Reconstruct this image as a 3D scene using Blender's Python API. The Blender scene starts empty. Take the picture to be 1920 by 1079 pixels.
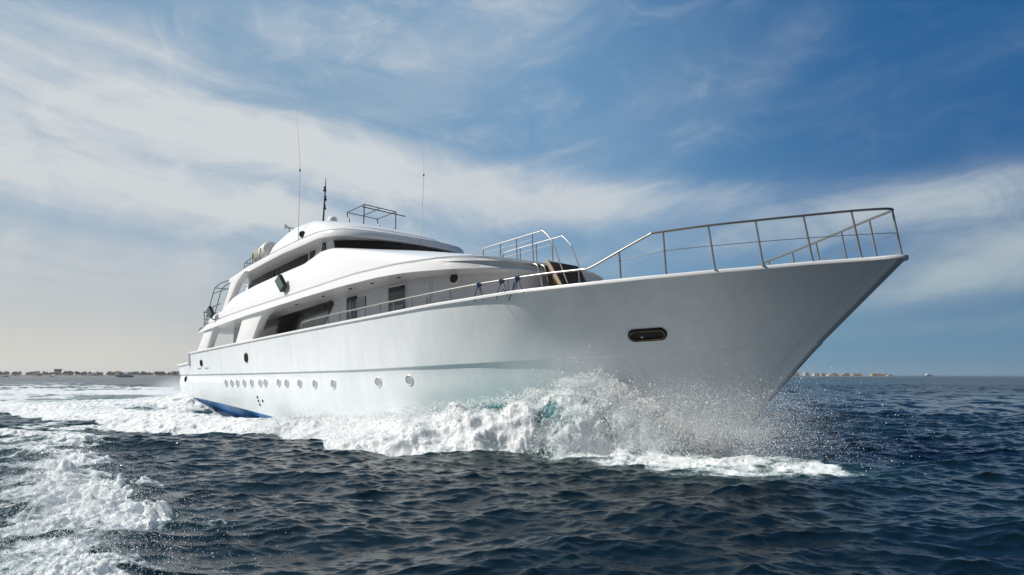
import bpy, bmesh, math, random
import numpy as np
from mathutils import Vector, Matrix, Euler

scene = bpy.context.scene
COL = scene.collection
R = math.radians
rng = np.random.RandomState(7)
random.seed(7)

# ------------------------------------------------------------------ camera
CAM_H = 1.9
cam_d = bpy.data.cameras.new("camera")
cam = bpy.data.objects.new("camera", cam_d)
COL.objects.link(cam)
cam_d.sensor_width = 36.0
cam_d.lens = 24.0
cam_d.clip_start = 0.1
cam_d.clip_end = 60000
cam.location = (0, 0, CAM_H)
cam.rotation_euler = (R(90) + math.atan(165.0 / 1280.0), 0, 0)
scene.camera = cam

# ------------------------------------------------------------------ sun and sky
SUN = Vector((-0.78, -0.12, 0.72)).normalized()          # towards the sun
SUN_EL = math.asin(SUN.z)
SUN_AZ = math.atan2(SUN.x, SUN.y)                        # clockwise from +Y
sl = bpy.data.lights.new("sun", 'SUN')
sl.energy = 5.0
sl.angle = R(0.5)
sl.color = (1.0, 0.95, 0.87)
sun = bpy.data.objects.new("sun", sl)
COL.objects.link(sun)
sun.rotation_euler = (-SUN).to_track_quat('-Z', 'Y').to_euler()

scene.view_settings.view_transform = 'Standard'
scene.view_settings.look = 'None'
scene.view_settings.exposure = 0.0
scene.view_settings.gamma = 1.0
scene.render.film_transparent = False
scene.cycles.volume_bounces = 3


class NT:
    """small helper to write node maths"""
    def __init__(self, tree):
        self.t = tree

    def n(self, kind, **kw):
        x = self.t.nodes.new(kind)
        for k, v in kw.items():
            setattr(x, k, v)
        return x

    def link(self, a, b):
        self.t.links.new(a, b)

    def inp(self, sock, v):
        if isinstance(v, bpy.types.NodeSocket):
            self.t.links.new(v, sock)
        else:
            sock.default_value = v

    def m(self, op, a, b=None, c=None, clamp=False):
        x = self.n('ShaderNodeMath', operation=op, use_clamp=clamp)
        self.inp(x.inputs[0], a)
        if b is not None:
            self.inp(x.inputs[1], b)
        if c is not None:
            self.inp(x.inputs[2], c)
        return x.outputs[0]

    def ss(self, v, lo, hi, o0=0.0, o1=1.0):
        x = self.n('ShaderNodeMapRange', interpolation_type='SMOOTHSTEP')
        self.inp(x.inputs['Value'], v)
        self.inp(x.inputs['From Min'], lo)
        self.inp(x.inputs['From Max'], hi)
        self.inp(x.inputs['To Min'], o0)
        self.inp(x.inputs['To Max'], o1)
        return x.outputs[0]

    def comb(self, x, y, z):
        c = self.n('ShaderNodeCombineXYZ')
        self.inp(c.inputs[0], x)
        self.inp(c.inputs[1], y)
        self.inp(c.inputs[2], z)
        return c.outputs[0]

    def noise(self, vec, scale, detail=4.0, rough=0.5, dist=0.0):
        x = self.n('ShaderNodeTexNoise')
        if vec is not None:
            self.link(vec, x.inputs['Vector'])
        x.inputs['Scale'].default_value = scale
        x.inputs['Detail'].default_value = detail
        x.inputs['Roughness'].default_value = rough
        x.inputs['Distortion'].default_value = dist
        return x.outputs[0]

    def mixc(self, f, a, b, blend='MIX'):
        x = self.n('ShaderNodeMix', data_type='RGBA', blend_type=blend)
        self.inp(x.inputs[0], f)
        self.inp(x.inputs[6], a)
        self.inp(x.inputs[7], b)
        return x.outputs[2]


world = bpy.data.worlds.new("World")
scene.world = world
world.use_nodes = True
wt = world.node_tree
wt.nodes.clear()
W = NT(wt)
w_out = W.n('ShaderNodeOutputWorld')
w_bg = W.n('ShaderNodeBackground')
w_bg.inputs['Strength'].default_value = 0.10
W.link(w_bg.outputs[0], w_out.inputs[0])
sky = W.n('ShaderNodeTexSky', sky_type='NISHITA')
sky.sun_disc = False
sky.sun_elevation = SUN_EL
sky.sun_rotation = SUN_AZ
sky.altitude = 0
sky.air_density = 1.0
sky.dust_density = 1.2
sky.ozone_density = 2.2
tc = W.n('ShaderNodeTexCoord')
sep = W.n('ShaderNodeSeparateXYZ')
W.link(tc.outputs['Generated'], sep.inputs[0])
dx, dy, dz = sep.outputs
# bearing (radians clockwise from +Y) and elevation of the view ray: the clouds live in the sky dome
AZ = W.m('ARCTAN2', dx, dy)
EL = W.m('ARCSINE', dz)
warpv = W.comb(W.m('MULTIPLY', AZ, 1.0), W.m('MULTIPLY', EL, 2.2), 0.3)
wn1 = W.noise(warpv, 2.3, 3.0, 0.5)
wn2 = W.noise(W.comb(W.m('ADD', AZ, 7.3), W.m('MULTIPLY', EL, 2.2), 1.7), 2.6, 3.0, 0.5)
AZw = W.m('ADD', AZ, W.m('MULTIPLY', W.m('SUBTRACT', wn1, 0.5), 0.15))
ELw = W.m('ADD', EL, W.m('MULTIPLY', W.m('SUBTRACT', wn2, 0.5), 0.07))


def px_dir(px, py):
    """bearing and elevation of a place in the sky"""
    p = math.atan(165.0 / 1280.0)
    x, y, z = (px - 960) / 1280.0, 1.0, -(py - 539.5) / 1280.0
    y, z = y * math.cos(p) - z * math.sin(p), y * math.sin(p) + z * math.cos(p)
    return math.atan2(x, y), math.atan2(z, math.hypot(x, y))


def blob(px, py, rx, ry, rot, w):
    a0, e0 = px_dir(px, py)
    c, s = math.cos(R(rot)), math.sin(R(rot))
    da = W.m('SUBTRACT', AZw, a0)
    de = W.m('SUBTRACT', ELw, e0)
    u = W.m('ADD', W.m('MULTIPLY', da, c), W.m('MULTIPLY', de, s))
    v = W.m('SUBTRACT', W.m('MULTIPLY', de, c), W.m('MULTIPLY', da, s))
    u = W.m('MULTIPLY', u, 1280.0 / rx)
    v = W.m('MULTIPLY', v, 1280.0 / ry)
    q = W.m('ADD', W.m('MULTIPLY', u, u), W.m('MULTIPLY', v, v))
    return W.m('MULTIPLY', W.m('EXPONENT', W.m('MULTIPLY', q, -1.0)), w)


#            px    py    rx   ry  rot(ccw) weight
CLOUDS = [
    (-150,  210,  420,  62,  -6, 0.34),
    (180,  222,  330,  48, -10, 0.56),
    (480,  265,  330,  52, -14, 0.66),
    (820,  325,  330,  50, -10, 0.70),
    (1120,  378,  330,  38,  -4, 0.70),
    (150,  170,  700,  90,  -8, 0.18),
    (120,  350,  480,  34,  -7, 0.62),
    (560,  415,  480,  34,  -7, 0.55),
    (100,  470,  560,  34,  -2, 0.40),
    (300,  540,  560,  40,   0, 0.34),
    (1780,  372,  250,  34,   9, 0.60),
    (1880,  480,  280,  46,  10, 0.60),
    (1480,  430,  360,  40,   6, 0.42),
    (1750,  540,  320,  26,   4, 0.30),
    (1700,  615,  320,  16,   2, 0.22),
    (60,   45,  420,  60,   4, 0.26),
    (560,   70,  460, 100,  12, 0.27),
    (900,  100,  300, 120,  35, 0.36),
    (1180,  230,  260,  90,  35, 0.26),
    (1400,  180,  300,  40,  38, 0.20),
    (1830,  120,  200,  60,  30, 0.05),
    (-900,  250,  700, 200,   0, 0.6),
    (2700,  330,  600, 100,   0, 0.4),
]
acc = None
for c in CLOUDS:
    b = blob(*c)
    acc = b if acc is None else W.m('ADD', acc, b)
# fibrous cirrus: strongly stretched noise, rotated to run up towards the right
ca, sa = math.cos(R(14)), math.sin(R(14))
us = W.m('ADD', W.m('MULTIPLY', AZw, ca), W.m('MULTIPLY', ELw, sa))
vs = W.m('SUBTRACT', W.m('MULTIPLY', ELw, ca), W.m('MULTIPLY', AZw, sa))
st1 = W.noise(W.comb(W.m('MULTIPLY', us, 1.6), W.m('MULTIPLY', vs, 9.0), 0.0), 1.5, 7.0, 0.60, 0.5)
ca2, sa2 = math.cos(R(-9)), math.sin(R(-9))
us2 = W.m('ADD', W.m('MULTIPLY', AZw, ca2), W.m('MULTIPLY', ELw, sa2))
vs2 = W.m('SUBTRACT', W.m('MULTIPLY', ELw, ca2), W.m('MULTIPLY', AZw, sa2))
st2 = W.noise(W.comb(W.m('MULTIPLY', us2, 1.1), W.m('MULTIPLY', vs2, 14.0), 4.0), 1.6, 6.0, 0.55, 0.3)
fine = W.noise(W.comb(W.m('MULTIPLY', AZw, 3.0), W.m('MULTIPLY', ELw, 5.0), 9.0), 3.0, 8.0, 0.62, 1.2)
leftish = W.ss(AZ, -0.30, 0.30)
mixst = W.n('ShaderNodeMix', data_type='FLOAT')
W.inp(mixst.inputs[0], leftish)
W.inp(mixst.inputs[2], st2)
W.inp(mixst.inputs[3], st1)
streak = mixst.outputs[0]
dens = W.m('MULTIPLY', acc, W.m('ADD', -0.42, W.m('ADD', W.m('MULTIPLY', streak, 1.75), W.m('MULTIPLY', fine, 0.95))))
wisp = W.m('MULTIPLY', W.ss(W.m('ADD', W.m('MULTIPLY', st1, 0.55), W.m('MULTIPLY', fine, 0.45)), 0.46, 0.74), W.ss(AZ, -0.2, 0.75, 0.36, 0.15))
dens = W.m('ADD', dens, W.m('MULTIPLY', wisp, W.ss(EL, 0.05, 0.2)))
mask = W.ss(dens, -0.13, 1.22, 0.0, 0.93)
# clear air: deepen the blue away from the sun, hazy and pale towards the left horizon
hs = W.n('ShaderNodeHueSaturation')
W.link(sky.outputs[0], hs.inputs['Color'])
hs.inputs['Saturation'].default_value = 1.16
hs.inputs['Value'].default_value = 0.82
deep = W.ss(W.m('ADD', AZ, W.m('MULTIPLY', EL, 0.5)), -0.5, 1.02)
grad = W.mixc(W.ss(deep, 0.0, 0.55), (1.75, 3.35, 5.1, 1), (1.15, 2.85, 5.0, 1))
grad = W.mixc(W.ss(deep, 0.45, 1.0), grad, (0.06, 1.02, 2.95, 1))
clear = W.mixc(0.95, hs.outputs[0], grad)
hz = W.m('MULTIPLY', W.ss(EL, 0.24, -0.03), W.ss(AZ, 0.75, -0.55, 0.72, 1.0))
hzcol = W.mixc(W.ss(AZ, -0.58, 0.12), (7.6, 7.1, 6.1, 1), (1.9, 3.3, 4.2, 1))
clear = W.mixc(W.m('MULTIPLY', hz, 0.93), clear, hzcol)
cloudcol = W.mixc(W.ss(AZ, -0.3, 0.65), (6.7, 6.95, 7.1, 1), (5.0, 5.7, 6.2, 1))
cloudcol = W.mixc(W.ss(EL, 0.30, 0.02), cloudcol, W.mixc(W.ss(AZ, -0.3, 0.5), (5.7, 5.95, 6.0, 1), (3.6, 4.5, 5.0, 1)))
skyc = W.mixc(mask, clear, cloudcol)
back = W.ss(AZ, 0.85, 1.7)
back = W.m('MAXIMUM', back, W.ss(AZ, -1.5, -2.3))
skyc = W.mixc(back, skyc, W.mixc(0.92, hs.outputs[0], (0.28, 0.72, 1.35, 1)))
W.link(skyc, w_bg.inputs['Color'])

# ------------------------------------------------------------------ materials
MATS = {}


def mat(name, color, rough=0.4, metal=0.0, spec=0.5, coat=0.0, bump=0.0, bump_scale=30.0, vary=0.0, vary_scale=2.0):
    m = bpy.data.materials.new(name)
    m.use_nodes = True
    t = m.node_tree
    h = NT(t)
    b = t.nodes['Principled BSDF']
    b.inputs['Base Color'].default_value = (*color, 1)
    b.inputs['Roughness'].default_value = rough
    b.inputs['Metallic'].default_value = metal
    b.inputs['Specular IOR Level'].default_value = spec
    b.inputs['Coat Weight'].default_value = coat
    tcn = h.n('ShaderNodeTexCoord')
    if vary > 0:
        nz = h.noise(tcn.outputs['Object'], vary_scale, 6.0, 0.6)
        f = h.ss(nz, 0.3, 0.75)
        dark = tuple(c * (1 - vary) for c in color)
        h.link(h.mixc(f, (*dark, 1), (*color, 1)), b.inputs['Base Color'])
        h.link(h.ss(nz, 0.3, 0.8, rough * 1.3, rough * 0.8), b.inputs['Roughness'])
    if bump > 0:
        bp = h.n('ShaderNodeBump')
        bp.inputs['Strength'].default_value = bump
        bp.inputs['Distance'].default_value = 0.02
        h.link(h.noise(tcn.outputs['Object'], bump_scale, 4.0), bp.inputs['Height'])
        h.link(bp.outputs[0], b.inputs['Normal'])
    MATS[name] = m
    return m


def hull_paint():
    """white gloss paint with faint streaks of salt and run-off below the rail"""
    m = bpy.data.materials.new("hull_white_paint")
    m.use_nodes = True
    t = m.node_tree
    h = NT(t)
    b = t.nodes['Principled BSDF']
    tcn = h.n('ShaderNodeTexCoord')
    mp = h.n('ShaderNodeMapping')
    mp.inputs['Scale'].default_value = (1.6, 1.6, 0.16)
    h.link(tcn.outputs['Object'], mp.inputs[0])
    nz = h.noise(mp.outputs[0], 1.6, 7.0, 0.62)
    h.link(h.mixc(h.ss(nz, 0.25, 0.75), (0.72, 0.76, 0.79, 1), (0.81, 0.83, 0.845, 1)), b.inputs['Base Color'])
    b.inputs['Roughness'].default_value = 0.22
    b.inputs['Specular IOR Level'].default_value = 0.5
    bp = h.n('ShaderNodeBump')
    bp.inputs['Strength'].default_value = 0.05
    bp.inputs['Distance'].default_value = 0.05
    h.link(h.noise(tcn.outputs['Object'], 0.9, 3.0), bp.inputs['Height'])
    h.link(bp.outputs[0], b.inputs['Normal'])
    MATS["hull_white_paint"] = m


hull_paint()
mat("gelcoat_white", (0.83, 0.83, 0.83), 0.25, coat=0.3)
mat("inner_white", (0.80, 0.80, 0.83), 0.4, vary=0.05)
mat("shade_line_grey", (0.36, 0.38, 0.41), 0.5)  # flat grey for the shade line drawn along the roof edge
mat("deck_grey", (0.55, 0.53, 0.50), 0.6, bump=0.2)
mat("antifouling_blue", (0.016, 0.23, 0.64), 0.35, vary=0.35, vary_scale=3.0)
mat("dark_glass", (0.012, 0.012, 0.014), 0.06, spec=0.6)
mat("brown_glass", (0.016, 0.013, 0.013), 0.10, spec=0.25)
mat("grey_glass", (0.20, 0.25, 0.25), 0.10, spec=0.6, vary=0.3, vary_scale=1.1)
mat("port_glass", (0.36, 0.39, 0.42), 0.15, spec=0.6)
mat("steel", (0.34, 0.33, 0.315), 0.46, metal=1.0, bump=0.05, bump_scale=60)
mat("steel_dark", (0.10, 0.12, 0.13), 0.35, metal=0.6)
mat("bronze_ring", (0.30, 0.22, 0.12), 0.4, metal=0.8, bump=.4, bump_scale=40, vary=.5, vary_scale=12)
mat("bronze_rim", (0.045, 0.04, 0.032), 0.4, metal=0.5, bump=0.6, bump_scale=45, vary=0.5, vary_scale=20)
mat("black_hole", (0.006, 0.005, 0.005), 0.7)
mat("lamp_body", (0.03, 0.035, 0.035), 0.45, vary=0.3)
mat("lamp_glass", (0.10, 0.15, 0.14), 0.12, spec=0.7)
mat("canister_cream", (0.62, 0.58, 0.45), 0.45, vary=0.18, vary_scale=5)
mat("canister_white", (0.72, 0.72, 0.68), 0.4, vary=0.08)
mat("teak", (0.115, 0.062, 0.030), 0.55, bump=0.4, bump_scale=25, vary=0.5, vary_scale=9)
mat("pale_wood", (0.42, 0.34, 0.22), 0.5, vary=0.2)
mat("rope_blue", (0.012, 0.07, 0.19), 0.8, bump=0.8, bump_scale=140, vary=0.4, vary_scale=40)
mat("whip_white", (0.75, 0.76, 0.76), 0.4)
mat("shore_sand", (0.24, 0.22, 0.17), 0.9, vary=0.3, vary_scale=0.02)
mat("house_white", (0.55, 0.54, 0.50), 0.8, vary=0.15, vary_scale=0.1)
mat("house_sand", (0.50, 0.36, 0.23), 0.8, vary=0.2, vary_scale=0.1)
mat("house_cream", (0.58, 0.50, 0.38), 0.8, vary=0.2, vary_scale=0.1)
mat("house_window", (0.06, 0.07, 0.08), 0.4)
mat("roof_tile", (0.22, 0.12, 0.08), 0.8, vary=0.2)
mat("leaf", (0.15, 0.15, 0.11), 0.8, vary=0.4, vary_scale=0.4)
mat("bark", (0.09, 0.065, 0.045), 0.9)
mat("navy_paint", (0.015, 0.04, 0.10), 0.3)
mat("tower_grey", (0.10, 0.13, 0.16), 0.7)


# ------------------------------------------------------------------ mesh builder
class MB:
    def __init__(self):
        self.v = []
        self.f = []
        self.mi = []
        self.cur = 0

    def add(self, vs, fs):
        o = len(self.v)
        self.v.extend([tuple(map(float, p)) for p in vs])
        self.f.extend([tuple(i + o for i in f) for f in fs])
        self.mi.extend([self.cur] * len(fs))
        return self

    def grid(self, rows, close_u=False, close_v=False):
        n, m = len(rows), len(rows[0])
        vs = [p for r in rows for p in r]
        fs = []
        for i in range(n if close_u else n - 1):
            for j in range(m if close_v else m - 1):
                a = i * m + j
                b = i * m + (j + 1) % m
                c = ((i + 1) % n) * m + (j + 1) % m
                d = ((i + 1) % n) * m + j
                fs.append((a, b, c, d))
        return self.add(vs, fs)

    def box(self, c, s, rot=None):
        x, y, z = [q / 2 for q in s]
        vs = [Vector((a * x, b * y, d * z)) for a in (-1, 1) for b in (-1, 1) for d in (-1, 1)]
        if rot is not None:
            vs = [rot @ p for p in vs]
        vs = [p + Vector(c) for p in vs]
        return self.add(vs, [(0, 1, 3, 2), (4, 6, 7, 5), (0, 4, 5, 1), (2, 3, 7, 6), (0, 2, 6, 4), (1, 5, 7, 3)])

    def tube(self, pts, r, n=8, caps=True, closed=False):
        pts = [Vector(p) for p in pts]
        rr = r if isinstance(r, (list, tuple)) else [r] * len(pts)
        rows = []
        up = None
        k = len(pts)
        for i, p in enumerate(pts):
            if closed:
                t = pts[(i + 1) % k] - pts[i - 1]
            else:
                t = pts[min(i + 1, k - 1)] - pts[max(i - 1, 0)]
            t.normalize()
            if up is None:
                up = Vector((0, 0, 1)) if abs(t.z) < 0.9 else Vector((1, 0, 0))
            a = t.cross(up)
            if a.length < 1e-4:
                a = t.cross(Vector((0, 1, 0)))
            a.normalize()
            b = a.cross(t).normalized()
            up = b
            rows.append([p + (a * math.cos(q) + b * math.sin(q)) * rr[i] for q in [2 * math.pi * j / n for j in range(n)]])
        o = len(self.v)
        self.grid(rows, close_u=closed, close_v=True)
        if caps and not closed:
            self.f.append(tuple(o + j for j in range(n)))
            self.f.append(tuple(o + (k - 1) * n + j for j in reversed(range(n))))
            self.mi.extend([self.cur] * 2)
        return self

    def prism(self, poly, off):
        """polygon (3-D points) extruded along the vector off"""
        n = len(poly)
        a = [Vector(p) for p in poly]
        b = [p + Vector(off) for p in a]
        fs = [tuple(range(n)), tuple(reversed(range(n, 2 * n)))]
        for i in range(n):
            j = (i + 1) % n
            fs.append((i, i + n, j + n, j))
        return self.add(a + b, fs)

    def lathe(self, prof, axis_o, axis_d, n=20):
        """prof: list of (radius, height along the axis)"""
        d = Vector(axis_d).normalized()
        u = d.orthogonal().normalized()
        w = d.cross(u)
        o = Vector(axis_o)
        rows = [[o + d * h + (u * math.cos(q) + w * math.sin(q)) * r for q in [2 * math.pi * j / n for j in range(n)]] for r, h in prof]
        return self.grid(rows, close_v=True)

    def build(self, name, mats, parent=None, flip=False, smooth=32, recalc=True, bevel=0.0):
        me = bpy.data.meshes.new(name)
        vs = [(x, -y, z) for x, y, z in self.v] if flip else self.v
        me.from_pydata(vs, [], self.f)
        bm = bmesh.new()
        bm.from_mesh(me)
        bmesh.ops.remove_doubles(bm, verts=bm.verts, dist=1e-5)
        # from_pydata faces keep their order in bm, so material slots are set first
        bm.to_mesh(me) if False else None
        bm.free()
        if not isinstance(mats, (list, tuple)):
            mats = [mats]
        for m_ in mats:
            me.materials.append(MATS[m_])
        me.polygons.foreach_set('material_index', self.mi)
        bm = bmesh.new()
        bm.from_mesh(me)
        bmesh.ops.remove_doubles(bm, verts=bm.verts, dist=1e-5)
        bmesh.ops.dissolve_degenerate(bm, edges=bm.edges, dist=1e-6)
        if recalc:
            bmesh.ops.recalc_face_normals(bm, faces=bm.faces)
        if bevel > 0:
            es = [e for e in bm.edges if len(e.link_faces) == 2 and e.calc_face_angle(0) > R(35)]
            bmesh.ops.bevel(bm, geom=es, offset=bevel, segments=2, affect='EDGES', profile=0.6, clamp_overlap=True)
        for f in bm.faces:
            f.smooth = True
        bm.to_mesh(me)
        bm.free()
        me.set_sharp_from_angle(angle=R(smooth))
        o = bpy.data.objects.new(name, me)
        COL.objects.link(o)
        if parent is not None:
            o.parent = parent
        return o


def tag(o, label=None, cat=None, group=None, kind=None):
    if label:
        o['label'] = label
    if cat:
        o['category'] = cat
    if group:
        o['group'] = group
    if kind:
        o['kind'] = kind
    return o


def empty(name, loc=(0, 0, 0), rot=(0, 0, 0)):
    o = bpy.data.objects.new(name, None)
    COL.objects.link(o)
    o.location = loc
    o.rotation_euler = rot
    return o


def ip(x, T):
    """table interpolation; T is a list of (x, value) in any order"""
    T = sorted(T)
    return np.interp(x, [p[0] for p in T], [p[1] for p in T])


# ------------------------------------------------------------------ the yacht
# boat frame: X forward (0 at the bow), Y to starboard, Z up
HEAD, TRIM = R(44.5), R(3.0)
BOW = Vector((8.9, 15.45, 0.0))
yacht = empty("motor_yacht", BOW, (0, -TRIM, -HEAD))
tag(yacht, "large white three deck motor yacht with dark windows speeding through the waves", "yacht")


def P(mb, name, mats, parent=yacht, **kw):
    return mb.build(name, mats, parent, flip=True, **kw)


SH_Y = [(0.0, .36), (-.4, .62), (-.75, .86), (-1.65, 1.5), (-2.55, 2.13), (-3.45, 2.7), (-4.35, 3.18), (-6, 3.75), (-8, 4.0), (-12, 4.1), (-20, 4.1), (-30, 3.95), (-35, 3.8)]
SH_Z = [(.4, 4.58), (-1.3, 4.57), (-2.2, 4.54), (-4, 4.51), (-6.1, 4.53), (-8.4, 4.62), (-11.8, 4.68), (-31.35, 4.69), (-31.42, 4.19), (-34, 4.17)]
KN_Y = [(-2.1, .30), (-2.3, .40), (-3, .75), (-4, 1.25), (-6, 2.1), (-8, 2.75), (-10, 3.25), (-13, 3.7), (-17, 3.93), (-25, 3.93), (-35, 3.72)]
KN_Z = [(-2.0, 2.80), (-3.43, 2.78), (-5, 2.75), (-6.8, 2.77), (-9.8, 2.81), (-12.3, 2.86), (-15.6, 2.94), (-17, 2.98), (-21.9, 3.18), (-26.1, 3.36), (-33, 3.68)]
CH_Y = [(-4.85, .18), (-5.5, .36), (-6.5, .72), (-8, 1.3), (-10, 2.0), (-13, 2.8), (-17, 3.3), (-23, 3.58), (-33, 3.58)]
CH_Z = [(-4.9, .18), (-10, .30), (-15, .55), (-19, .92), (-23, 1.40), (-26.6, 1.88), (-30.3, 2.33), (-33, 2.62)]
KE_Z = [(-5.2, -.05), (-7, -.7), (-10, -1.1), (-20, -.9), (-33, .6)]

tau = np.linspace(0, 1, 110) ** 1.35
XS_SH = 0.0 + (-33.0 - 0.0) * tau
extra = [(-31.35) / -33.0, (-31.42) / -33.0]
tau = np.unique(np.concatenate([tau, extra]))
NT_ = len(tau)


def hull_curve(x0, x1, Yt, Zt):
    X = x0 + (x1 - x0) * tau
    return X, ip(X, Yt), ip(X, Zt)


def smooth_tab(a, k=2):
    b = a.copy()
    for _ in range(k):
        b[1:-1] = (b[:-2] + 2 * b[1:-1] + b[2:]) / 4
    return b


cs = hull_curve(0.0, -33.0, SH_Y, SH_Z)
ck = hull_curve(-2.1, -33.0, KN_Y, KN_Z)
cc = hull_curve(-4.85, -32.95, CH_Y, CH_Z)
cs = (cs[0], smooth_tab(cs[1]), cs[2])
ck = (ck[0], smooth_tab(ck[1], 6), smooth_tab(ck[2], 6))
cc = (cc[0], smooth_tab(cc[1], 6), smooth_tab(cc[2], 6))


def row_from(X, Y, Z):
    """one waterline of the starboard side with the blunt nose in front"""
    x0, y0, z0 = X[0], Y[0], Z[0]
    nose = [(x0 + .40, 0, z0), (x0 + .385, y0 * .30, z0), (x0 + .33, y0 * .55, z0)]
    return nose + list(zip(X, Y, Z))


hrows = []
NF = 12
for i in range(NF + 1):
    q = i / NF
    fl = 0.10 * np.clip(cs[1] - ck[1], 0, 9) * math.sin(math.pi * q)
    Xr = cs[0] * (1 - q) + ck[0] * q
    Yr = cs[1] * (1 - q) + ck[1] * q - fl
    Zr = cs[2] * (1 - q) + ck[2] * q
    hrows.append(row_from(Xr, Yr, Zr))
step = np.clip((-ck[0] - 1.6) * 0.03, 0.015, 0.055)
hrows.append(row_from(ck[0], ck[1] - step, ck[2] - 0.025))
NL = 12
for i in range(1, NL + 1):
    q = i / NL
    Xr = ck[0] * (1 - q) + cc[0] * q
    bul = 0.10 * math.sin(math.pi * q) * np.clip((-Xr - 9) / 8, -0.25, 1)
    # shallow tuck directly under the knuckle amidships
    tuck = 0.022 * np.exp(-((q - 0.12) / 0.10) ** 2) * np.clip((-Xr - 8) / 5, 0, 1)
    Yr = (ck[1] - step) * (1 - q) + cc[1] * q + bul - tuck
    Zr = ck[2] * (1 - q) + cc[2] * q
    hrows.append(row_from(Xr, Yr, Zr))
hullrows = hrows


def mirror_rows(rows):
    return [[(x, -y, z) for x, y, z in r] for r in rows]


hb = MB()
hb.grid(hullrows)
hb.grid(mirror_rows(hullrows))
# transom
last = [r[-1] for r in hullrows]
hb.grid([last, [(x, -y, z) for x, y, z in last]])
hull = P(hb, "hull", "hull_white_paint", smooth=20)

HULL_TAB = [(np.array([p[0] for p in r])[::-1], np.array([p[1] for p in r])[::-1], np.array([p[2] for p in r])[::-1]) for r in hullrows]


def hull_y(X, Z):
    ys = [np.interp(X, a, b) for a, b, c in HULL_TAB]
    zs = [np.interp(X, a, c) for a, b, c in HULL_TAB]
    return float(np.interp(Z, zs[::-1], ys[::-1]))


def hull_normal(X, Z):
    e = 0.15
    dX = Vector((2 * e, hull_y(X + e, Z) - hull_y(X - e, Z), 0))
    dZ = Vector((0, hull_y(X, Z + e) - hull_y(X, Z - e), 2 * e))
    n = dZ.cross(dX)
    if n.y < 0:
        n = -n
    return n.normalized(), dX.normalized()


# blue bottom below the chine
bb = MB()
brows = []
ykeel = ip(cc[0], KE_Z)
for i in range(7):
    q = i / 6
    Xr = cc[0] - 0.3 * q
    brows.append(row_from(Xr, cc[1] * (1 - q) ** 0.9 * (1 if q < 1 else 0), cc[2] * (1 - q) + ykeel * q))
bb.grid(brows)
bb.grid(mirror_rows(brows))
lb = [r[-1] for r in brows]
bb.grid([lb, [(x, -y, z) for x, y, z in lb]])
P(bb, "antifouling_bottom", "antifouling_blue")

# cap rail along the sheer
cap = MB()
shx = np.concatenate([[0.38, 0.30], cs[0]])
shy = np.concatenate([[0.0, 0.22], cs[1]])
shz = np.concatenate([[4.58, 4.58], cs[2]])
for sgn in (1, -1):
    rows = []
    for dy_, dz_ in ((.035, -.055), (.045, .0), (.02, .03), (-.12, .03), (-.15, -.0), (-.15, -.055)):
        yy = np.maximum(shy + dy_, 0.0)
        xx = np.where(shx > -0.1, shx + np.where(dy_ < 0, dy_, .03), shx)
        rows.append([(x, sgn * y, z + dz_) for x, y, z in zip(xx, yy, shz)])
    cap.grid(rows + [rows[0]])
P(cap, "cap_rail", "gelcoat_white", smooth=50)

# decks and inner bulwarks
dk = MB()
DECK_Z = [(.2, 4.10), (-9, 4.05), (-14, 3.88), (-33, 3.86)]
xs = np.linspace(-1.0, -32.9, 70)
prt = [(x, -max(min(float(np.interp(-x, -cs[0], cs[1])), hull_y(x, float(ip(x, DECK_Z)))) - .14, .02), float(ip(x, DECK_Z))) for x in xs]
stb = [(x, -y, z) for x, y, z in prt]
dk.grid([prt, stb])
top = [(x, max(float(np.interp(-x, -cs[0], cs[1])) - .14, .02), float(np.interp(-x, -cs[0], cs[2])) - .02) for x, y, z in stb]
dk.grid([stb, top])
dk.grid([prt, [(x, -y, z) for x, y, z in top]])
P(dk, "main_deck", "deck_grey")
tb = MB()
tb.box((-31.3, 0, 4.28), (.12, 7.6, .82))
tb.box((-32.9, 0, 4.0), (.12, 7.4, .34))
P(tb, "transom_bulwark", "gelcoat_white")

# portholes
ports = [(-27.03, 2.99), (-26.4, 2.96), (-25.79, 2.93), (-25.08, 2.90), (-24.35, 2.87), (-23.54, 2.83), (-23.06, 2.81), (-21.9, 2.76), (-21.25, 2.71), (-20.22, 2.66), (-19.08, 2.59), (-17.79, 2.53), (-15.15, 2.48), (-13.57, 2.47)]


def make_porthole(X, Z, r, rim_m, glass_m, name="porthole", squash=1.0, side=1):
    n, t = hull_normal(X, Z)
    c = Vector((X, hull_y(X, Z), Z))
    up = n.cross(t)
    if up.z < 0:
        up = -up
    if side < 0:
        n, t, up, c = [Vector((v.x, -v.y, v.z)) for v in (n, t, up, c)]
    k = 24
    rows = []
    for rr, hh in ((1.26, -.004), (1.24, .018), (1.14, .03), (1.04, .024), (1.0, -.01)):
        rows.append([c + n * hh + (t * math.cos(q) * squash + up * math.sin(q)) * r * rr for q in [2 * math.pi * j / k for j in range(k)]])
    m = MB()
    m.grid(rows, close_v=True)
    o = P(m, name, rim_m)
    m = MB()
    m.add([c + n * .012 + (t * math.cos(q) * squash + up * math.sin(q)) * r * 1.02 for q in [2 * math.pi * j / k for j in range(k)]], [tuple(range(k))])
    P(m, "pane", glass_m, o)
    return o


for X, Z in ports:
    make_porthole(X, Z, .145, "gelcoat_white", "port_glass")
for X, Z in ports[7:]:
    make_porthole(X, Z, .145, "gelcoat_white", "port_glass", side=-1)


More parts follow.
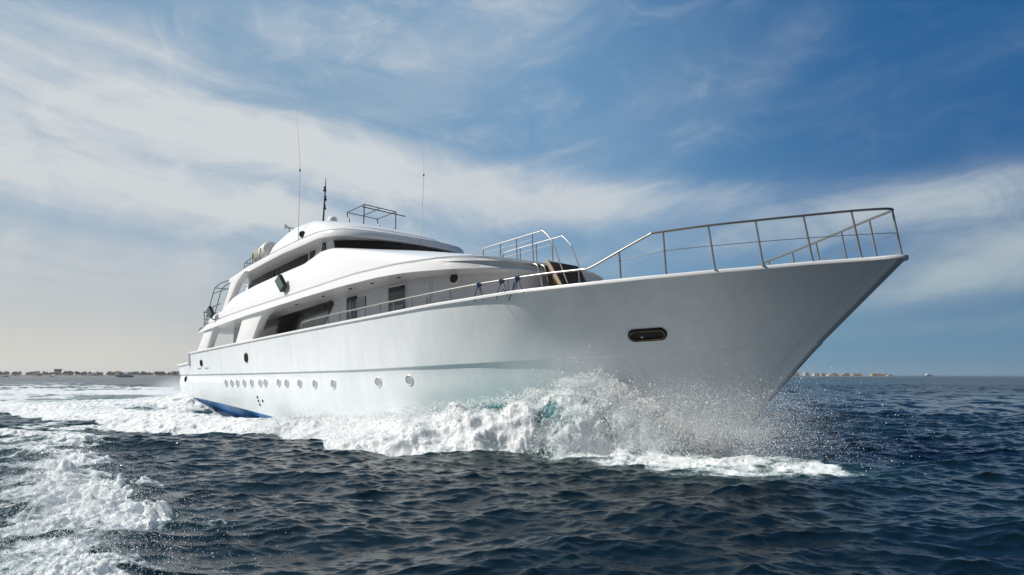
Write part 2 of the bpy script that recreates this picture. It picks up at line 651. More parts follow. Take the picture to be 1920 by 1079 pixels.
def make_hawse(X, Z, hx, hz, name="hawse_pipe", side=1):
    """oval fairlead let into the hull; hx, hz half sizes of the opening"""
    n, t = hull_normal(X, Z)
    c = Vector((X, hull_y(X, Z), Z))
    up = n.cross(t)
    if up.z < 0:
        up = -up
    if side < 0:
        n, t, up, c = [Vector((v.x, -v.y, v.z)) for v in (n, t, up, c)]
    k = 32

    def ring(grow, h):
        r = min(hx, hz)
        ex, ez = hx - r, hz - r
        out = []
        for j in range(k):
            q = 2 * math.pi * j / k
            a, b = math.cos(q), math.sin(q)
            out.append(c + n * h + t * (ex * (1 if a > 0 else -1) * (abs(a) > 1e-6) + a * (r + grow)) + up * (ez * (1 if b > 0 else -1) * (abs(b) > 1e-6) + b * (r + grow)))
        return out
    w = min(hx, hz) * .55
    m = MB()
    m.grid([ring(w, -.01), ring(w * .96, .03), ring(w * .5, .055), ring(w * .12, .04), ring(0, .01)], close_v=True)
    o = P(m, name, "bronze_rim")
    m = MB()
    m.add(ring(0.005, .012), [tuple(range(k))])
    P(m, "opening", "black_hole", o)
    if hx > .2:
        m = MB()
        m.tube(ring(w * .10, .045), .014, 6, closed=True)
        P(m, "inner_ring", "bronze_ring", o)
    return o


bigh = make_hawse(-5.26, 3.23, .44, .125)
m = MB()
hn, ht = hull_normal(-5.35, 3.2)
hc_ = Vector((-5.40, hull_y(-5.4, 3.2), 3.2)) + hn * .03
m.lathe([(.0, -.03), (.045, -.02), (.05, .0), (.03, .03), (0, .035)], hc_, hn, 10)
P(m, "chain_link", "steel", bigh)
make_hawse(-5.26, 3.23, .44, .125, side=-1)
make_hawse(-29.89, 4.08, .075, .125)
make_hawse(-24.72, 3.98, .10, .16)
make_hawse(-32.16, 3.41, .07, .10)
for X, Z, hx, hz in ((-23.93, 2.24, .045, .05), (-23.92, 2.08, .045, .05), (-23.86, 1.92, .045, .05), (-23.5, 2.07, .045, .06)):
    n, t = hull_normal(X, Z)
    c = Vector((X, hull_y(X, Z), Z))
    m = MB()
    m.lathe([(hx * 1.3, -.005), (hx * 1.25, .018), (hx, .02), (hx * .9, .006), (0, .006)], c, n, 12)
    P(m, "scupper", "lamp_body")
for X, Z in ((-30.35, 3.82), (-30.2, 3.82), (-30.05, 3.82), (-29.4, 3.79), (-29.25, 3.79), (-29.1, 3.79)):
    n, t = hull_normal(X, Z)
    c = Vector((X, hull_y(X, Z), Z))
    m = MB()
    m.lathe([(.035, -.005), (.034, .012), (.02, .014), (0, .010)], c, n, 8)
    P(m, "drain", "lamp_body")

# ---------------------------------------------------------------- main deckhouse
DH_Y = 2.95


def plan_front(Yw, x_side, x_front, n=22, p=2.3):
    """points (x, y) of a rounded front, from starboard side to centre"""
    out = []
    for i in range(n + 1):
        q = math.pi / 2 * i / n
        out.append((x_side + (x_front - x_side) * math.sin(q) ** (2 / p), Yw * max(math.cos(q), 0) ** (2 / p)))
    return out


dhp = [(-28.5, DH_Y), (-26, DH_Y), (-20, DH_Y), (-16, DH_Y), (-13.6, DH_Y)] + plan_front(DH_Y, -13.2, -10.15)
dh = MB()
fullp = dhp + [(x, -y) for x, y in reversed(dhp[:-1])]
rows = []
for z, ins in ((3.84, 0.0), (4.6, .0), (5.3, .02), (6.1, .05)):
    rows.append([(x - (ins if x > -14 else 0), y * (1 - ins / 2.95), z) for x, y in fullp])
dh.grid(rows, close_v=True)
dh.add([(-28.5, -2.9, 6.1), (-28.5, 2.9, 6.1), (-14, 2.9, 6.1), (-14, -2.9, 6.1)], [(0, 1, 2, 3)])
deckhouse = P(dh, "main_deckhouse", "inner_white", smooth=40)


def wall_panel(pts, y, th, name, mats, parent, **kw):
    """plate on a fore-and-aft wall: pts (X, Z), standing th proud of y"""
    m = MB()
    m.prism([(x, y, z) for x, z in pts], (0, th, 0))
    return P(m, name, mats, parent, **kw)


def rounded(pts, rad, n=5):
    """round the corners of a polygon of (x, z)"""
    out = []
    k = len(pts)
    for i in range(k):
        p0, p1, p2 = Vector(pts[i - 1]), Vector(pts[i]), Vector(pts[(i + 1) % k])
        r = rad[i] if isinstance(rad, (list, tuple)) else rad
        if r <= 0:
            out.append(tuple(p1))
            continue
        a = p1 + (p0 - p1).normalized() * min(r, (p0 - p1).length * .48)
        b = p1 + (p2 - p1).normalized() * min(r, (p2 - p1).length * .48)
        for j in range(n + 1):
            q = j / n
            out.append(tuple((a * (1 - q) + p1 * q) * (1 - q) + (p1 * (1 - q) + b * q) * q))
    return out


win = wall_panel(rounded([(-27.2, 4.35), (-26.4, 5.62), (-19.35, 5.90), (-19.28, 5.72), (-20.75, 4.35)], [.1, .25, .18, .1, .25]), 2.93, .035, "saloon_window", "brown_glass", deckhouse)
wall_panel(rounded([(-26.6, 4.45), (-25.9, 5.28), (-23.75, 5.36), (-23.9, 5.0), (-24.3, 4.45)], [.05, .1, .25, .3, .1]), 2.966, .012, "pane", "grey_glass", win)
wall_panel(rounded([(-22.5, 4.45), (-21.9, 5.35), (-19.55, 5.5), (-19.85, 5.1), (-20.85, 4.45)], [.05, .3, .08, .1, .2]), 2.966, .012, "pane", "grey_glass", win)
# narrow door with its louvre, wide door, flush door
d1 = wall_panel([(-18.30, 3.95), (-18.30, 5.84), (-17.64, 5.86), (-17.64, 3.95)], 2.915, .05, "narrow_window", "dark_glass", deckhouse)
wall_panel([(-18.14, 5.15), (-18.14, 5.66), (-17.98, 5.66), (-17.98, 5.15)], 2.966, .01, "pane", "grey_glass", d1)
wall_panel([(-18.26, 4.15), (-18.26, 5.02), (-17.70, 5.02), (-17.70, 4.15)], 2.966, .01, "pane", "grey_glass", d1)
lv = MB()
for i in range(11):
    z = 5.32 + i * .04
    lv.box((-17.33, 2.958, z), (.56, .05, .018), Matrix.Rotation(R(-35), 3, 'X'))
lvp = wall_panel([(-17.63, 5.29), (-17.63, 5.76), (-17.03, 5.76), (-17.03, 5.29)], 2.905, .035, "louvre_vent", "steel_dark", deckhouse)
P(lv, "slats", "gelcoat_white", lvp)
d2 = wall_panel([(-15.52, 3.95), (-15.52, 5.84), (-14.56, 5.82), (-14.56, 3.95)], 2.91, .05, "side_door", "dark_glass", deckhouse)
wall_panel([(-15.38, 4.1), (-15.38, 5.16), (-14.68, 5.15), (-14.68, 4.1)], 2.961, .010, "pane", "grey_glass", d2)
m = MB()
for a, b in (((-15.56, 3.95), (-15.56, 5.88)), ((-15.56, 5.88), (-14.52, 5.86)), ((-14.52, 5.86), (-14.52, 3.95))):
    m.tube([(a[0], 2.945, a[1]), (b[0], 2.945, b[1])], .028, 6)
P(m, "door_frame", "gelcoat_white", d2)
d3 = wall_panel([(-14.05, 3.95), (-14.05, 5.76), (-13.2, 5.76), (-13.2, 3.95)], 2.905, .045, "flush_door", "inner_white", deckhouse)
m = MB()
m.tube([(-13.3, 2.99, 5.0), (-13.3, 3.0, 5.18)], .018, 6)
P(m, "handle", "steel", d3)
m = MB()
m.tube([(-13.10, 2.93, 3.95), (-13.10, 2.92, 5.86)], .03, 6)
P(m, "corner_pipe", "gelcoat_white", deckhouse)
# round window near the front
cx_, cy_ = -12.1, None
for i in range(len(dhp) - 1):
    (x0, y0), (x1, y1) = dhp[i], dhp[i + 1]
    if x0 <= -12.1 <= x1:
        q = (-12.1 - x0) / (x1 - x0)
        cy_ = y0 + (y1 - y0) * q
        nn = Vector((-(y1 - y0), (x1 - x0), 0.02)).normalized()
        break
cw = Vector((-12.1, cy_ - .02, 5.70))
m = MB()
m.lathe([(.215, -.06), (.21, .02), (.18, .035), (.16, .02), (.155, -.02)], cw, nn, 24)
rw = P(m, "round_window", "gelcoat_white", deckhouse)
m = MB()
m.lathe([(.17, .012), (.0, .02)], cw, nn, 24)
P(m, "pane", "dark_glass", rw)

# side pillars joining the bulwark to the deck above
for sgn in (1, -1):
    m = MB()
    pa = rounded([(-30.3, 4.64), (-29.4, 5.62), (-28.2, 5.80), (-28.4, 5.62), (-29.17, 4.64)], [0, 0, 0, .18, 0])
    m.prism([(x, sgn * 3.97, z) for x, z in pa], (0, -sgn * .32, 0))
    P(m, "side_pillar", "gelcoat_white", bevel=.012)
    m = MB()
    pb = rounded([(-25.84, 4.64), (-25.22, 5.62), (-25.3, 5.88), (-22.6, 5.90), (-23.35, 5.66), (-24.25, 4.64)], [0, .1, 0, 0, .28, 0])
    m.prism([(x, sgn * 4.0, z) for x, z in pb], (0, -sgn * .34, 0))
    P(m, "side_pillar", "gelcoat_white", bevel=.012)

# ---------------------------------------------------------------- upper deck shell
FL_Z = [(-30.1, 5.56), (-29.37, 5.60), (-24.7, 5.80), (-22.8, 5.84), (-19.4, 5.94), (-16.9, 5.98), (-14.5, 5.96), (-13, 5.88), (-11.8, 5.79), (-10.6, 5.73), (-9.7, 5.69)]
side_n, front_n = 46, 34


def perim(x_aft, x_side, x_front, Yaft, Yside, p):
    pts = []
    for i in range(side_n):
        q = i / side_n
        x = x_aft + (x_side - x_aft) * q
        pts.append((x, Yaft + (Yside - Yaft) * min(1, q * 2)))
    for i in range(front_n + 1):
        q = math.pi / 2 * i / front_n
        pts.append((x_side + (x_front - x_side) * math.sin(q) ** (2 / p), Yside * max(math.cos(q), 0) ** (2 / p)))
    return pts


L0 = perim(-30.1, -14.2, -9.70, 4.04, 4.15, 3.0)
L1 = perim(-29.0, -13.9, -10.0, 3.98, 4.07, 3.0)
L2 = perim(-28.5, -18.9, -16.4, 3.72, 3.75, 3.2)
fr_t = [(-18.9, 3.75), (-18.4, 3.74), (-18.02, 3.66), (-17.78, 3.35), (-17.58, 2.8), (-17.4, 2.3), (-17.1, 1.5), (-16.85, .8), (-16.6, 0)]
sl = np.concatenate([[0], np.cumsum([math.hypot(b[0] - a[0], b[1] - a[1]) for a, b in zip(fr_t[:-1], fr_t[1:])])])
for i in range(front_n + 1):
    d_ = sl[-1] * i / front_n
    L2[side_n + i] = (float(np.interp(d_, sl, [p[0] for p in fr_t])), float(np.interp(d_, sl, [p[1] for p in fr_t])))
L2_Z = [(-28.5, 6.42), (-27.7, 6.47), (-27.1, 6.86), (-26.5, 6.98), (-24.4, 7.18), (-22.2, 7.32), (-20.2, 7.42), (-19.6, 7.54), (-18.9, 7.69), (-18.0, 7.70), (-16.4, 7.68)]
L1_Z = [(-29.2, 5.90), (-27.7, 6.02), (-25, 6.11), (-20.4, 6.20), (-17, 6.30), (-15.9, 6.32), (-13.6, 6.26), (-12.4, 6.18), (-11.44, 6.14), (-10.8, 6.13), (-10.4, 6.09), (-10.0, 6.05)]
r0 = [(x, y, float(ip(x, FL_Z))) for x, y in L0]
r1 = [(x, y, float(ip(x, L1_Z))) for x, y in L1]
r2 = [(x, y, float(ip(x, L2_Z))) for x, y in L2]
r0b = [(x, y + .0, z + .03) for x, y, z in r0]
# groove: the fascia tucks in under the crease on the sides and dies away at the front
r1a, g1, g2, r1b = [], [], [], []
for k, (x, y, z) in enumerate(r1):
    g = min(1.0, max(0.0, (-11.0 - x) / 1.6))
    r1a.append((x, y + .03 * g, z - .03))
    g1.append((x, y - .05 * g, z - .012))
    g2.append((x, y - .05 * g, z + .03))
    r1b.append((x, y + .005 * g, z + .055))
shell_rows = [r0, r0b, r1a, g1, g2, r1b]
nv = 10
for i in range(1, nv + 1):
    q = i / nv
    row = []
    for k in range(len(r1)):
        a, b = Vector(r1b[k]), Vector(r2[k])
        p = a.lerp(b, q)
        # gentle outward belly on the sides, crown on the sloping front
        bulge = .10 * math.sin(math.pi * q)
        if k >= side_n:
            fr = (k - side_n) / front_n
            p.z += bulge * .55
            p.y += bulge * (1 - fr) * .7
        else:
            p.y += bulge * .7
            p.z += bulge * .2
        row.append(tuple(p))
    shell_rows.append(row)
# inside of the bulwark
inner = [(x - (.12 if k > side_n + 4 else 0), y - (.12 if k < side_n + 20 else .12 * (1 - (k - side_n) / front_n)), z - .01) for k, (x, y, z) in enumerate(r2)]
inner_low = [(x - .05 if k > side_n else x, y - .02 if y > .1 else y, 6.12) for k, (x, y, z) in enumerate(inner)]
us_ = MB()
us_.grid(shell_rows)
us_.grid(mirror_rows(shell_rows))
us_.grid([r2, inner, inner_low])
us_.grid(mirror_rows([r2, inner, inner_low]))
# aft edge closing between the sides
us_.grid([[r[0] for r in shell_rows], [(p[0] + .0, p[1] - .12, p[2]) for p in [r[0] for r in shell_rows]]])
us_.grid([[(p[0], -p[1], p[2]) for p in [r[0] for r in shell_rows]], [(p[0], -p[1] + .12, p[2]) for p in [r[0] for r in shell_rows]]])
P(us_, "upper_bulwark", "gelcoat_white", smooth=28)
sf = MB()
sf.grid([[(x, y - .004, z + .012) for x, y, z in r0], [(x, -y + .004, z + .012) for x, y, z in r0]])
sf.grid([[(x, y * .985, z + .26) for x, y, z in r0[:-1]], [(x, -y * .985, z + .26) for x, y, z in r0[:-1]]])
sf.add([(-30.1, 4.03, 5.57), (-30.1, -4.03, 5.57), (-30.1, -3.98, 5.82), (-30.1, 3.98, 5.82)], [(0, 1, 2, 3)])
P(sf, "upper_deck", "gelcoat_white", smooth=30)
# soffit lamps
for x in (-18.9, -17.0, -15.6, -14.0, -21.0):
    m = MB()
    z = float(ip(x, FL_Z)) + .01
    m.lathe([(.07, .0), (.065, -.03), (.05, -.035), (0, -.03)], (x, 3.62, z), (0, 0, 1), 12)
    P(m, "soffit_lamp", "lamp_glass")

# ---------------------------------------------------------------- wheelhouse
WH = [(-28.0, 2.62), (-26, 2.66), (-23, 2.72), (-21.2, 2.80), (-20.2, 2.98), (-19.4, 3.16), (-19.0, 3.2)]
wf_b = [(-18.75, 3.15), (-18.3, 2.75), (-17.8, 2.2), (-17.35, 1.5), (-17.05, .8), (-16.92, 0)]
wf_t = [(-19.02, 3.12), (-18.7, 2.75), (-18.35, 2.2), (-18.05, 1.5), (-17.85, .8), (-17.75, 0)]
pb_ = WH + wf_b
pt_ = [(x, y - .05) for x, y in WH] + wf_t
lower = [(x, y, 6.05) for x, y in pb_]
mid = [(x, y, 7.45) for x, y in pb_]
upper = [(x, y, 8.42) for x, y in pt_]
m = MB()
for sg in (1, -1):
    m.grid([[(x, sg * y, z) for x, y, z in r] for r in (lower, mid, upper)])
m.grid([[(-28, 2.62, 6.05), (-28, 2.62, 8.4)], [(-28, -2.62, 6.05), (-28, -2.62, 8.4)]])
wheel = P(m, "wheelhouse", "inner_white", smooth=40)


def wh_strip(z0, z1, off, i0, name, mats):
    """strip of glazing wrapped round the wheelhouse front"""
    m = MB()

    def rowat(z, o):
        q = (z - 7.45) / (8.42 - 7.45)
        half = []
        for (xb, yb), (xt, yt) in list(zip(pb_, pt_))[i0:]:
            half.append((xb + (xt - xb) * q, yb + (yt - yb) * q, z))
        full = half + [(x, -y, z_) for x, y, z_ in reversed(half[:-1])]
        c = Vector((-21.5, 0, z))
        return [tuple(Vector(p) + (Vector(p) - c).normalized() * o) for p in full]
    m.grid([rowat(z0, -.02), rowat(z0, off), rowat(z1, off), rowat(z1, -.02)])
    return P(m, name, mats, wheel, smooth=60)


wh_strip(7.60, 8.25, .03, len(WH), "windscreen", "brown_glass")
m = MB()
for j in (1, 3):
    pass
for sgn in (1, -1):
    m = MB()
    tw = [(-20.32, 7.60), (-19.96, 8.34), (-19.80, 8.34), (-19.42, 7.60)]
    yy = lambda x: float(ip(x, [(a, b) for a, b in WH]))
    m.prism([(x, sgn * (yy(x) - .05 + .0), z) for x, z in tw], (0, sgn * .075, 0))
    P(m, "quarter_window", "brown_glass", wheel)
    m = MB()
    sw = rounded([(-27.6, 6.7), (-27.45, 7.62), (-26.95, 7.95), (-21.72, 8.30), (-21.62, 7.4), (-21.9, 6.7)], [.1, .3, .4, .05, .1, .1])
    m.prism([(x, sgn * 2.60, z) for x, z in sw], (0, sgn * .16, 0))
    sw_o = P(m, "side_window", "dark_glass", wheel)
    for xx in (-24.75, -24.35):
        m = MB()
        m.box((xx, sgn * 2.77, 7.4), (.05, .02, 1.5))
        P(m, "mullion", "steel_dark", sw_o)
    m = MB()
    sw2 = rounded([(-21.5, 7.2), (-21.40, 8.25), (-20.95, 8.27), (-21.15, 7.8), (-21.4, 7.2)], [.02, .05, .05, .1, .05])
    m.prism([(x, sgn * 2.7, z) for x, z in sw2], (0, sgn * .13, 0))
    P(m, "corner_window", "dark_glass", wheel)

# pillars carrying the roof aft
for sgn in (1, -1):
    m = MB()
    pc = rounded([(-27.95, 6.40), (-26.95, 7.80), (-25.5, 8.0), (-25.85, 7.86), (-26.45, 7.55), (-27.18, 6.82), (-27.35, 6.40)], [0, 0, 0, 0, .25, 0, 0])
    m.prism([(x, sgn * 3.78, z) for x, z in pc], (0, -sgn * .30, 0))
    P(m, "roof_pillar", "gelcoat_white", bevel=.012)

# ---------------------------------------------------------------- roof
RF = perim(-27.75, -19.6, -17.40, 3.55, 3.62, 2.6)
RL_Z = [(-27.75, 7.80), (-26, 7.95), (-22.4, 8.23), (-20.5, 8.29), (-19.4, 8.34), (-18.2, 8.28), (-17.4, 8.20)]
RT_Z = [(-27.75, 8.04), (-26, 8.26), (-22.8, 8.50), (-20.9, 8.60), (-19.5, 8.62), (-18.2, 8.58), (-17.4, 8.47)]
a0 = [(x, y, float(ip(x, RL_Z))) for x, y in RF]
a1 = [(x, y + .02, float(ip(x, RL_Z)) + .08) for x, y in RF]
a2 = [(x - (.05 if k > side_n else 0), y - .03 if y > .05 else y, float(ip(x, RT_Z)) - .03) for k, (x, y) in enumerate(RF)]
a3 = [(x - (.14 if k > side_n else 0), max(y - .10, 0), float(ip(x, RT_Z)) + .015) for k, (x, y) in enumerate(RF)]
a4 = [(x - (.5 if k > side_n else 0), max(y - .30, 0), float(ip(x, RT_Z)) - .05) for k, (x, y) in enumerate(RF)]
m = MB()
rr_ = [a0, a1, a2, a3, a4]
m.grid(rr_)
m.grid(mirror_rows(rr_))
m.grid([a4, [(x, -y, z) for x, y, z in a4]])
m.grid([a0, [(x, -y, z) for x, y, z in a0]])
m.grid([[r[0] for r in rr_], [(p[0], -p[1], p[2]) for p in [r[0] for r in rr_]]])
P(m, "roof", "gelcoat_white", smooth=35)
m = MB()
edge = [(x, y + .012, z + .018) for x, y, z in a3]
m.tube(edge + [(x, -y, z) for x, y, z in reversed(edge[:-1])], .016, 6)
P(m, "roof_shade_line", "shade_line_grey")  # thin grey tube added to draw the shade line between slab and coaming
# raised coaming of the sun deck
cb = perim(-26.9, -20.2, -18.0, 3.2, 3.30, 2.4)
ct = perim(-26.7, -20.9, -19.35, 2.7, 2.78, 2.6)
CT_Z = [(-26.7, 8.45), (-24.56, 9.24), (-23.4, 9.52), (-22.75, 9.62), (-21.2, 9.59), (-20.5, 9.44), (-19.9, 9.36), (-19.3, 9.30)]
b0 = [(x, y, float(ip(x, RT_Z)) - .03) for x, y in cb]
b1 = [(x, y, float(ip(x, CT_Z))) for x, y in ct]
rows = []
for i in range(9):
    q = i / 8
    row = []
    for k in range(len(b0)):
        p = Vector(b0[k]).lerp(Vector(b1[k]), q)
        bl = .12 * math.sin(math.pi * q)
        p.z += bl * .8
        if p.y > .1:
            p.y += bl * .5
        row.append(tuple(p))
    rows.append(row)
    if i == 3:   # a moulded ledge along the side
        rows.append([(x, y - .03 if y > .1 else y, z + .02) for x, y, z in row])
rows.append([(x - .06, max(y - .1, 0), z + .01) for x, y, z in b1])
rows.append([(x - .1, max(y - .2, 0), z - .06) for x, y, z in b1])
rows.append([(x - .1, max(y - .22, 0), 8.4) for x, y, z in b1])
m = MB()
m.grid(rows)
m.grid(mirror_rows(rows))
P(m, "sun_deck_coaming", "gelcoat_white", smooth=24)


# ---------------------------------------------------------------- rails and deck gear
def catmull(pts, n=6):
    pts = [Vector(p) for p in pts]
    out = []
    for i in range(len(pts) - 1):
        p0, p1, p2, p3 = pts[max(i - 1, 0)], pts[i], pts[i + 1], pts[min(i + 2, len(pts) - 1)]
        for j in range(n):
            t = j / n
            out.append(.5 * ((2 * p1) + (-p0 + p2) * t + (2 * p0 - 5 * p1 + 4 * p2 - p3) * t * t + (-p0 + 3 * p1 - 3 * p2 + p3) * t ** 3))
    out.append(pts[-1])
    return out


RAIL = [(-19.81, 4.74), (-19.74, 4.90), (-19.55, 4.99), (-17.78, 5.04), (-15.38, 5.045), (-13.78, 5.05), (-11.83, 5.045), (-10.1, 5.04), (-8.5, 5.0), (-7.3, 4.97), (-6.13, 4.915), (-5.88, 4.925), (-5.12, 5.25), (-4.42, 5.56), (-4.22, 5.605), (-3.15, 5.65), (-2.24, 5.68), (-1.35, 5.71), (-.48, 5.735), (-.1, 5.735), (.15, 5.72)]


def sheer_at(x):
    return float(np.interp(-x, -shx, shy)), float(np.interp(-x, -shx, shz))


def rail_pt(x, z):
    y, _ = sheer_at(x)
    return Vector((x, max(y - .05, .0), z))


for sgn in (1, -1):
    pts = [rail_pt(x, z) for x, z in RAIL[:-2]]
    pts += [Vector((.02, .26, 5.735)), Vector((.19, .10, 5.73)), Vector((.21, 0, 5.73))]
    pts = [Vector((p.x, sgn * p.y, p.z)) for p in pts]
    m = MB()
    m.tube(catmull(pts, 5), .030, 10)
    rail = P(m, "bow_rail", "steel")
    xs_post = [-19.1, -18.45, -17.78, -17.0, -16.3, -15.38, -14.5, -13.78 + .05, -12.75, -11.83, -10.9, -9.62, -8.5, -7.32, -6.18, -5.12, -4.08, -3.15, -2.24, -1.35, -.48]
    for x in xs_post:
        zt = float(ip(x, RAIL))
        pt = rail_pt(x, zt)
        yb, zb = sheer_at(x - .02)
        # the forward posts stand square to the sheer, so they rake a little
        rake = .10 if x > -4 else .0
        m = MB()
        m.tube([(x + rake * .9, sgn * (yb - .055 - (.05 if x > -1.6 else 0)), zb + .01), (pt.x, sgn * pt.y, pt.z)], .024 if x > -5.6 else .020, 8)
        m.lathe([(.05, .0), (.048, .012), (.03, .02)], (x + rake * .9, sgn * (yb - .055 - (.05 if x > -1.6 else 0)), zb + .028), (0, 0, 1), 10)
        P(m, "stanchion", "steel", rail)
    if sgn == 1:
        m = MB()
        m.tube([(.29, 0, 4.60), (.21, 0, 5.73)], .026, 8)
        P(m, "stanchion", "steel", rail)
    wire = []
    for x, f in [(-5.12, .68), (-4.08, .56), (-3.15, .55), (-2.24, .54), (-1.35, .52), (-.48, .50)]:
        zt = float(ip(x, RAIL))
        yb, zb = sheer_at(x)
        wire.append((x + .05 * (x > -4), sgn * (yb - .06), zb + (zt - zb) * f))
    wire.append((.17, sgn * .14, 5.15))
    wire.append((.25, 0, 5.15))
    m = MB()
    m.tube(catmull(wire, 4), .009, 6)
    P(m, "lifeline", "steel", rail)

# flood lamps on the upper bulwark
for x0, z0, s in ((-21.2, 6.40, 1.0), (-28.2, 6.04, .82)):
    y0 = 3.99
    m = MB()
    q = Matrix.Rotation(R(-34), 3, 'Y') @ Matrix.Rotation(R(-8), 3, 'X')
    m.box((x0, y0 + .22, z0 + .34), (.42 * s, .16 * s, .62 * s), q)
    fl = P(m, "flood_lamp", "lamp_body", bevel=.03)
    m = MB()
    m.box(Vector((x0, y0 + .22, z0 + .34)) + q @ Vector((.0, .085 * s, 0)), (.36 * s, .012, .54 * s), q)
    P(m, "lamp_glass", "lamp_glass", fl)
    m = MB()
    for k in range(6):
        m.box(Vector((x0, y0 + .22, z0 + .34)) + q @ Vector((.225 * s, .0, (-.22 + k * .088) * s)), (.04, .12 * s, .02), q)
    P(m, "cooling_fins", "lamp_body", fl)
    m = MB()
    m.tube([(x0 + .02, y0 - .02, z0 - .02), (x0 + .06, y0 + .16, z0 + .02), (x0 + .12, y0 + .24, z0 + .16)], .03, 8)
    P(m, "bracket", "steel_dark", fl)

# aft rails of the upper deck: raked side bars and the transverse rail
m = MB()
for y in (3.5, 3.15, 2.8):
    m.tube([(-30.62, y, 5.75), (-30.5, y, 6.3), (-29.62, y, 7.70), (-29.45, y, 7.82), (-28.85, y, 7.95), (-27.6, y, 7.95)], .022, 8)
m.tube([(-29.5, 3.5, 7.8), (-29.5, 2.7, 7.8)], .022, 6)
m.tube([(-29.75, 3.5, 7.55), (-27.8, 3.5, 7.55)], .02, 6)
P(m, "awning_frame", "steel_dark")
m = MB()
for i in range(22):
    y = -3.8 + i * 7.6 / 21
    m.tube([(-29.95, y, 5.8), (-29.95, y, 6.58)], .016, 6)
m.tube([(-29.95, -3.85, 6.6), (-29.95, 3.85, 6.6)], .026, 8)
for z in (6.05, 6.25, 6.43):
    m.tube([(-29.95, -3.85, z), (-29.95, 3.85, z)], .012, 6)
m.tube(catmull([(-29.95, 3.85, 6.6), (-29.4, 3.9, 6.62), (-28.6, 3.85, 6.75), (-28.1, 3.8, 6.8)], 4), .022, 8)
for x, z in ((-29.3, 6.62), (-28.7, 6.74)):
    m.tube([(x, 3.88, 5.9), (x, 3.88, z)], .016, 6)
P(m, "aft_rail", "steel_dark")

# small rail on the roof beside the raft
m = MB()
ry = 3.3
m.tube([(-26.75, ry, 8.15), (-26.65, ry, 8.62), (-25.6, ry, 8.80), (-25.1, ry, 8.85)], .018, 6)
for x in (-26.4, -26.1, -25.8, -25.5):
    m.tube([(x, ry, 8.2), (x, ry, 8.66 + (x + 26.65) * .17)], .013, 6)
m.tube([(-26.7, ry, 8.40), (-25.3, ry, 8.6)], .012, 6)
m.tube([(-26.65, ry, 8.62), (-26.65, 2.0, 8.62)], .018, 6)
P(m, "raft_rail", "steel_dark")

# whip aerials, signal mast
def whip(base, pts, name="whip_aerial"):
    m = MB()
    m.lathe([(.05, 0), (.05, .1), (.025, .2), (.02, .22)], base, (0, 0, 1), 10)
    n = len(pts)
    m.tube(catmull([base] + pts, 5), [max(.021 * (1 - .75 * i / (n * 5)), .006) for i in range(n * 5 + 1)], 6)
    return P(m, name, "whip_white")


w1 = whip((-21.63, 3.25, 8.62), [(-21.6, 3.25, 10.0), (-21.56, 3.25, 11.84), (-21.72, 3.25, 13.3), (-22.12, 3.25, 15.45)])
m = MB()
m.lathe([(.03, 0), (.035, .02), (.035, .1), (.02, .12)], (-21.56, 3.25, 11.8), (0, 0, 1), 8)
P(m, "joint", "steel_dark", w1)
w2 = whip((-19.25, -1.5, 8.6), [(-19.18, -1.5, 10.2), (-19.0, -1.5, 11.96), (-19.03, -1.5, 12.9), (-19.15, -1.5, 13.75)])
m = MB()
m.lathe([(.03, 0), (.035, .02), (.035, .08), (.02, .1)], (-19.0, -1.5, 11.94), (0, 0, 1), 8)
P(m, "joint", "steel_dark", w2)
m = MB()
m.tube([(-25.25, 0, 8.2), (-25.2, 0, 10.9), (-25.02, 0, 12.55), (-24.98, 0, 13.1)], [.055, .05, .035, .012], 8)
mast = P(m, "signal_mast", "steel_dark")
for z, s in ((12.45, 1), (12.1, -1), (11.65, -1)):
    m = MB()
    xm = -25.2 + (z - 10.9) / 1.65 * .18
    m.tube([(xm, 0, z), (xm + .16 * s, .12 * s, z)], .02, 6)
    m.lathe([(.0, -.1), (.08, -.1), (.08, -.02), (.05, 0), (.05, .1), (.08, .12), (.0, .15)], (xm + .16 * s, .12 * s, z), (0, 0, 1), 10)
    P(m, "signal_lamp", "lamp_body", mast)
# search lamp by the aerial
m = MB()
m.lathe([(.0, -.14), (.08, -.13), (.13, -.02), (.14, .1), (.0, .11)], (-21.35, 3.22, 8.95), (.9, .35, .1), 14)
m.tube([(-21.45, 3.22, 8.55), (-21.38, 3.22, 8.86)], .03, 8)
P(m, "search_lamp", "lamp_body")
# grey handrail, horn and dome on the sun deck
m = MB()
m.tube([(-27.3, -1.5, 9.2), (-27.2, -1.5, 11.35), (-27.0, -1.5, 11.48), (-24.2, -1.5, 10.75), (-24.1, -1.5, 9.2)], .05, 8)
P(m, "arch_rail", "steel")
m = MB()
m.lathe([(.04, -.25), (.05, .0), (.10, .12), (.18, .2), (.17, .2), (.0, .05)], (-25.65, 1.6, 10.4), (-.4, .7, .1), 14)
m.tube([(-25.55, 1.6, 8.5), (-25.6, 1.6, 10.35)], .035, 8)
P(m, "horn_speaker", "whip_white")
m = MB()
m.lathe([(.24, -.25), (.26, -.05), (.22, .12), (.12, .21), (.0, .24)], (-24.35, 0, 10.75), (0, 0, 1), 18)
m.tube([(-24.35, 0, 8.3), (-24.35, 0, 10.55)], .07, 8)
P(m, "radar_dome", "whip_white")

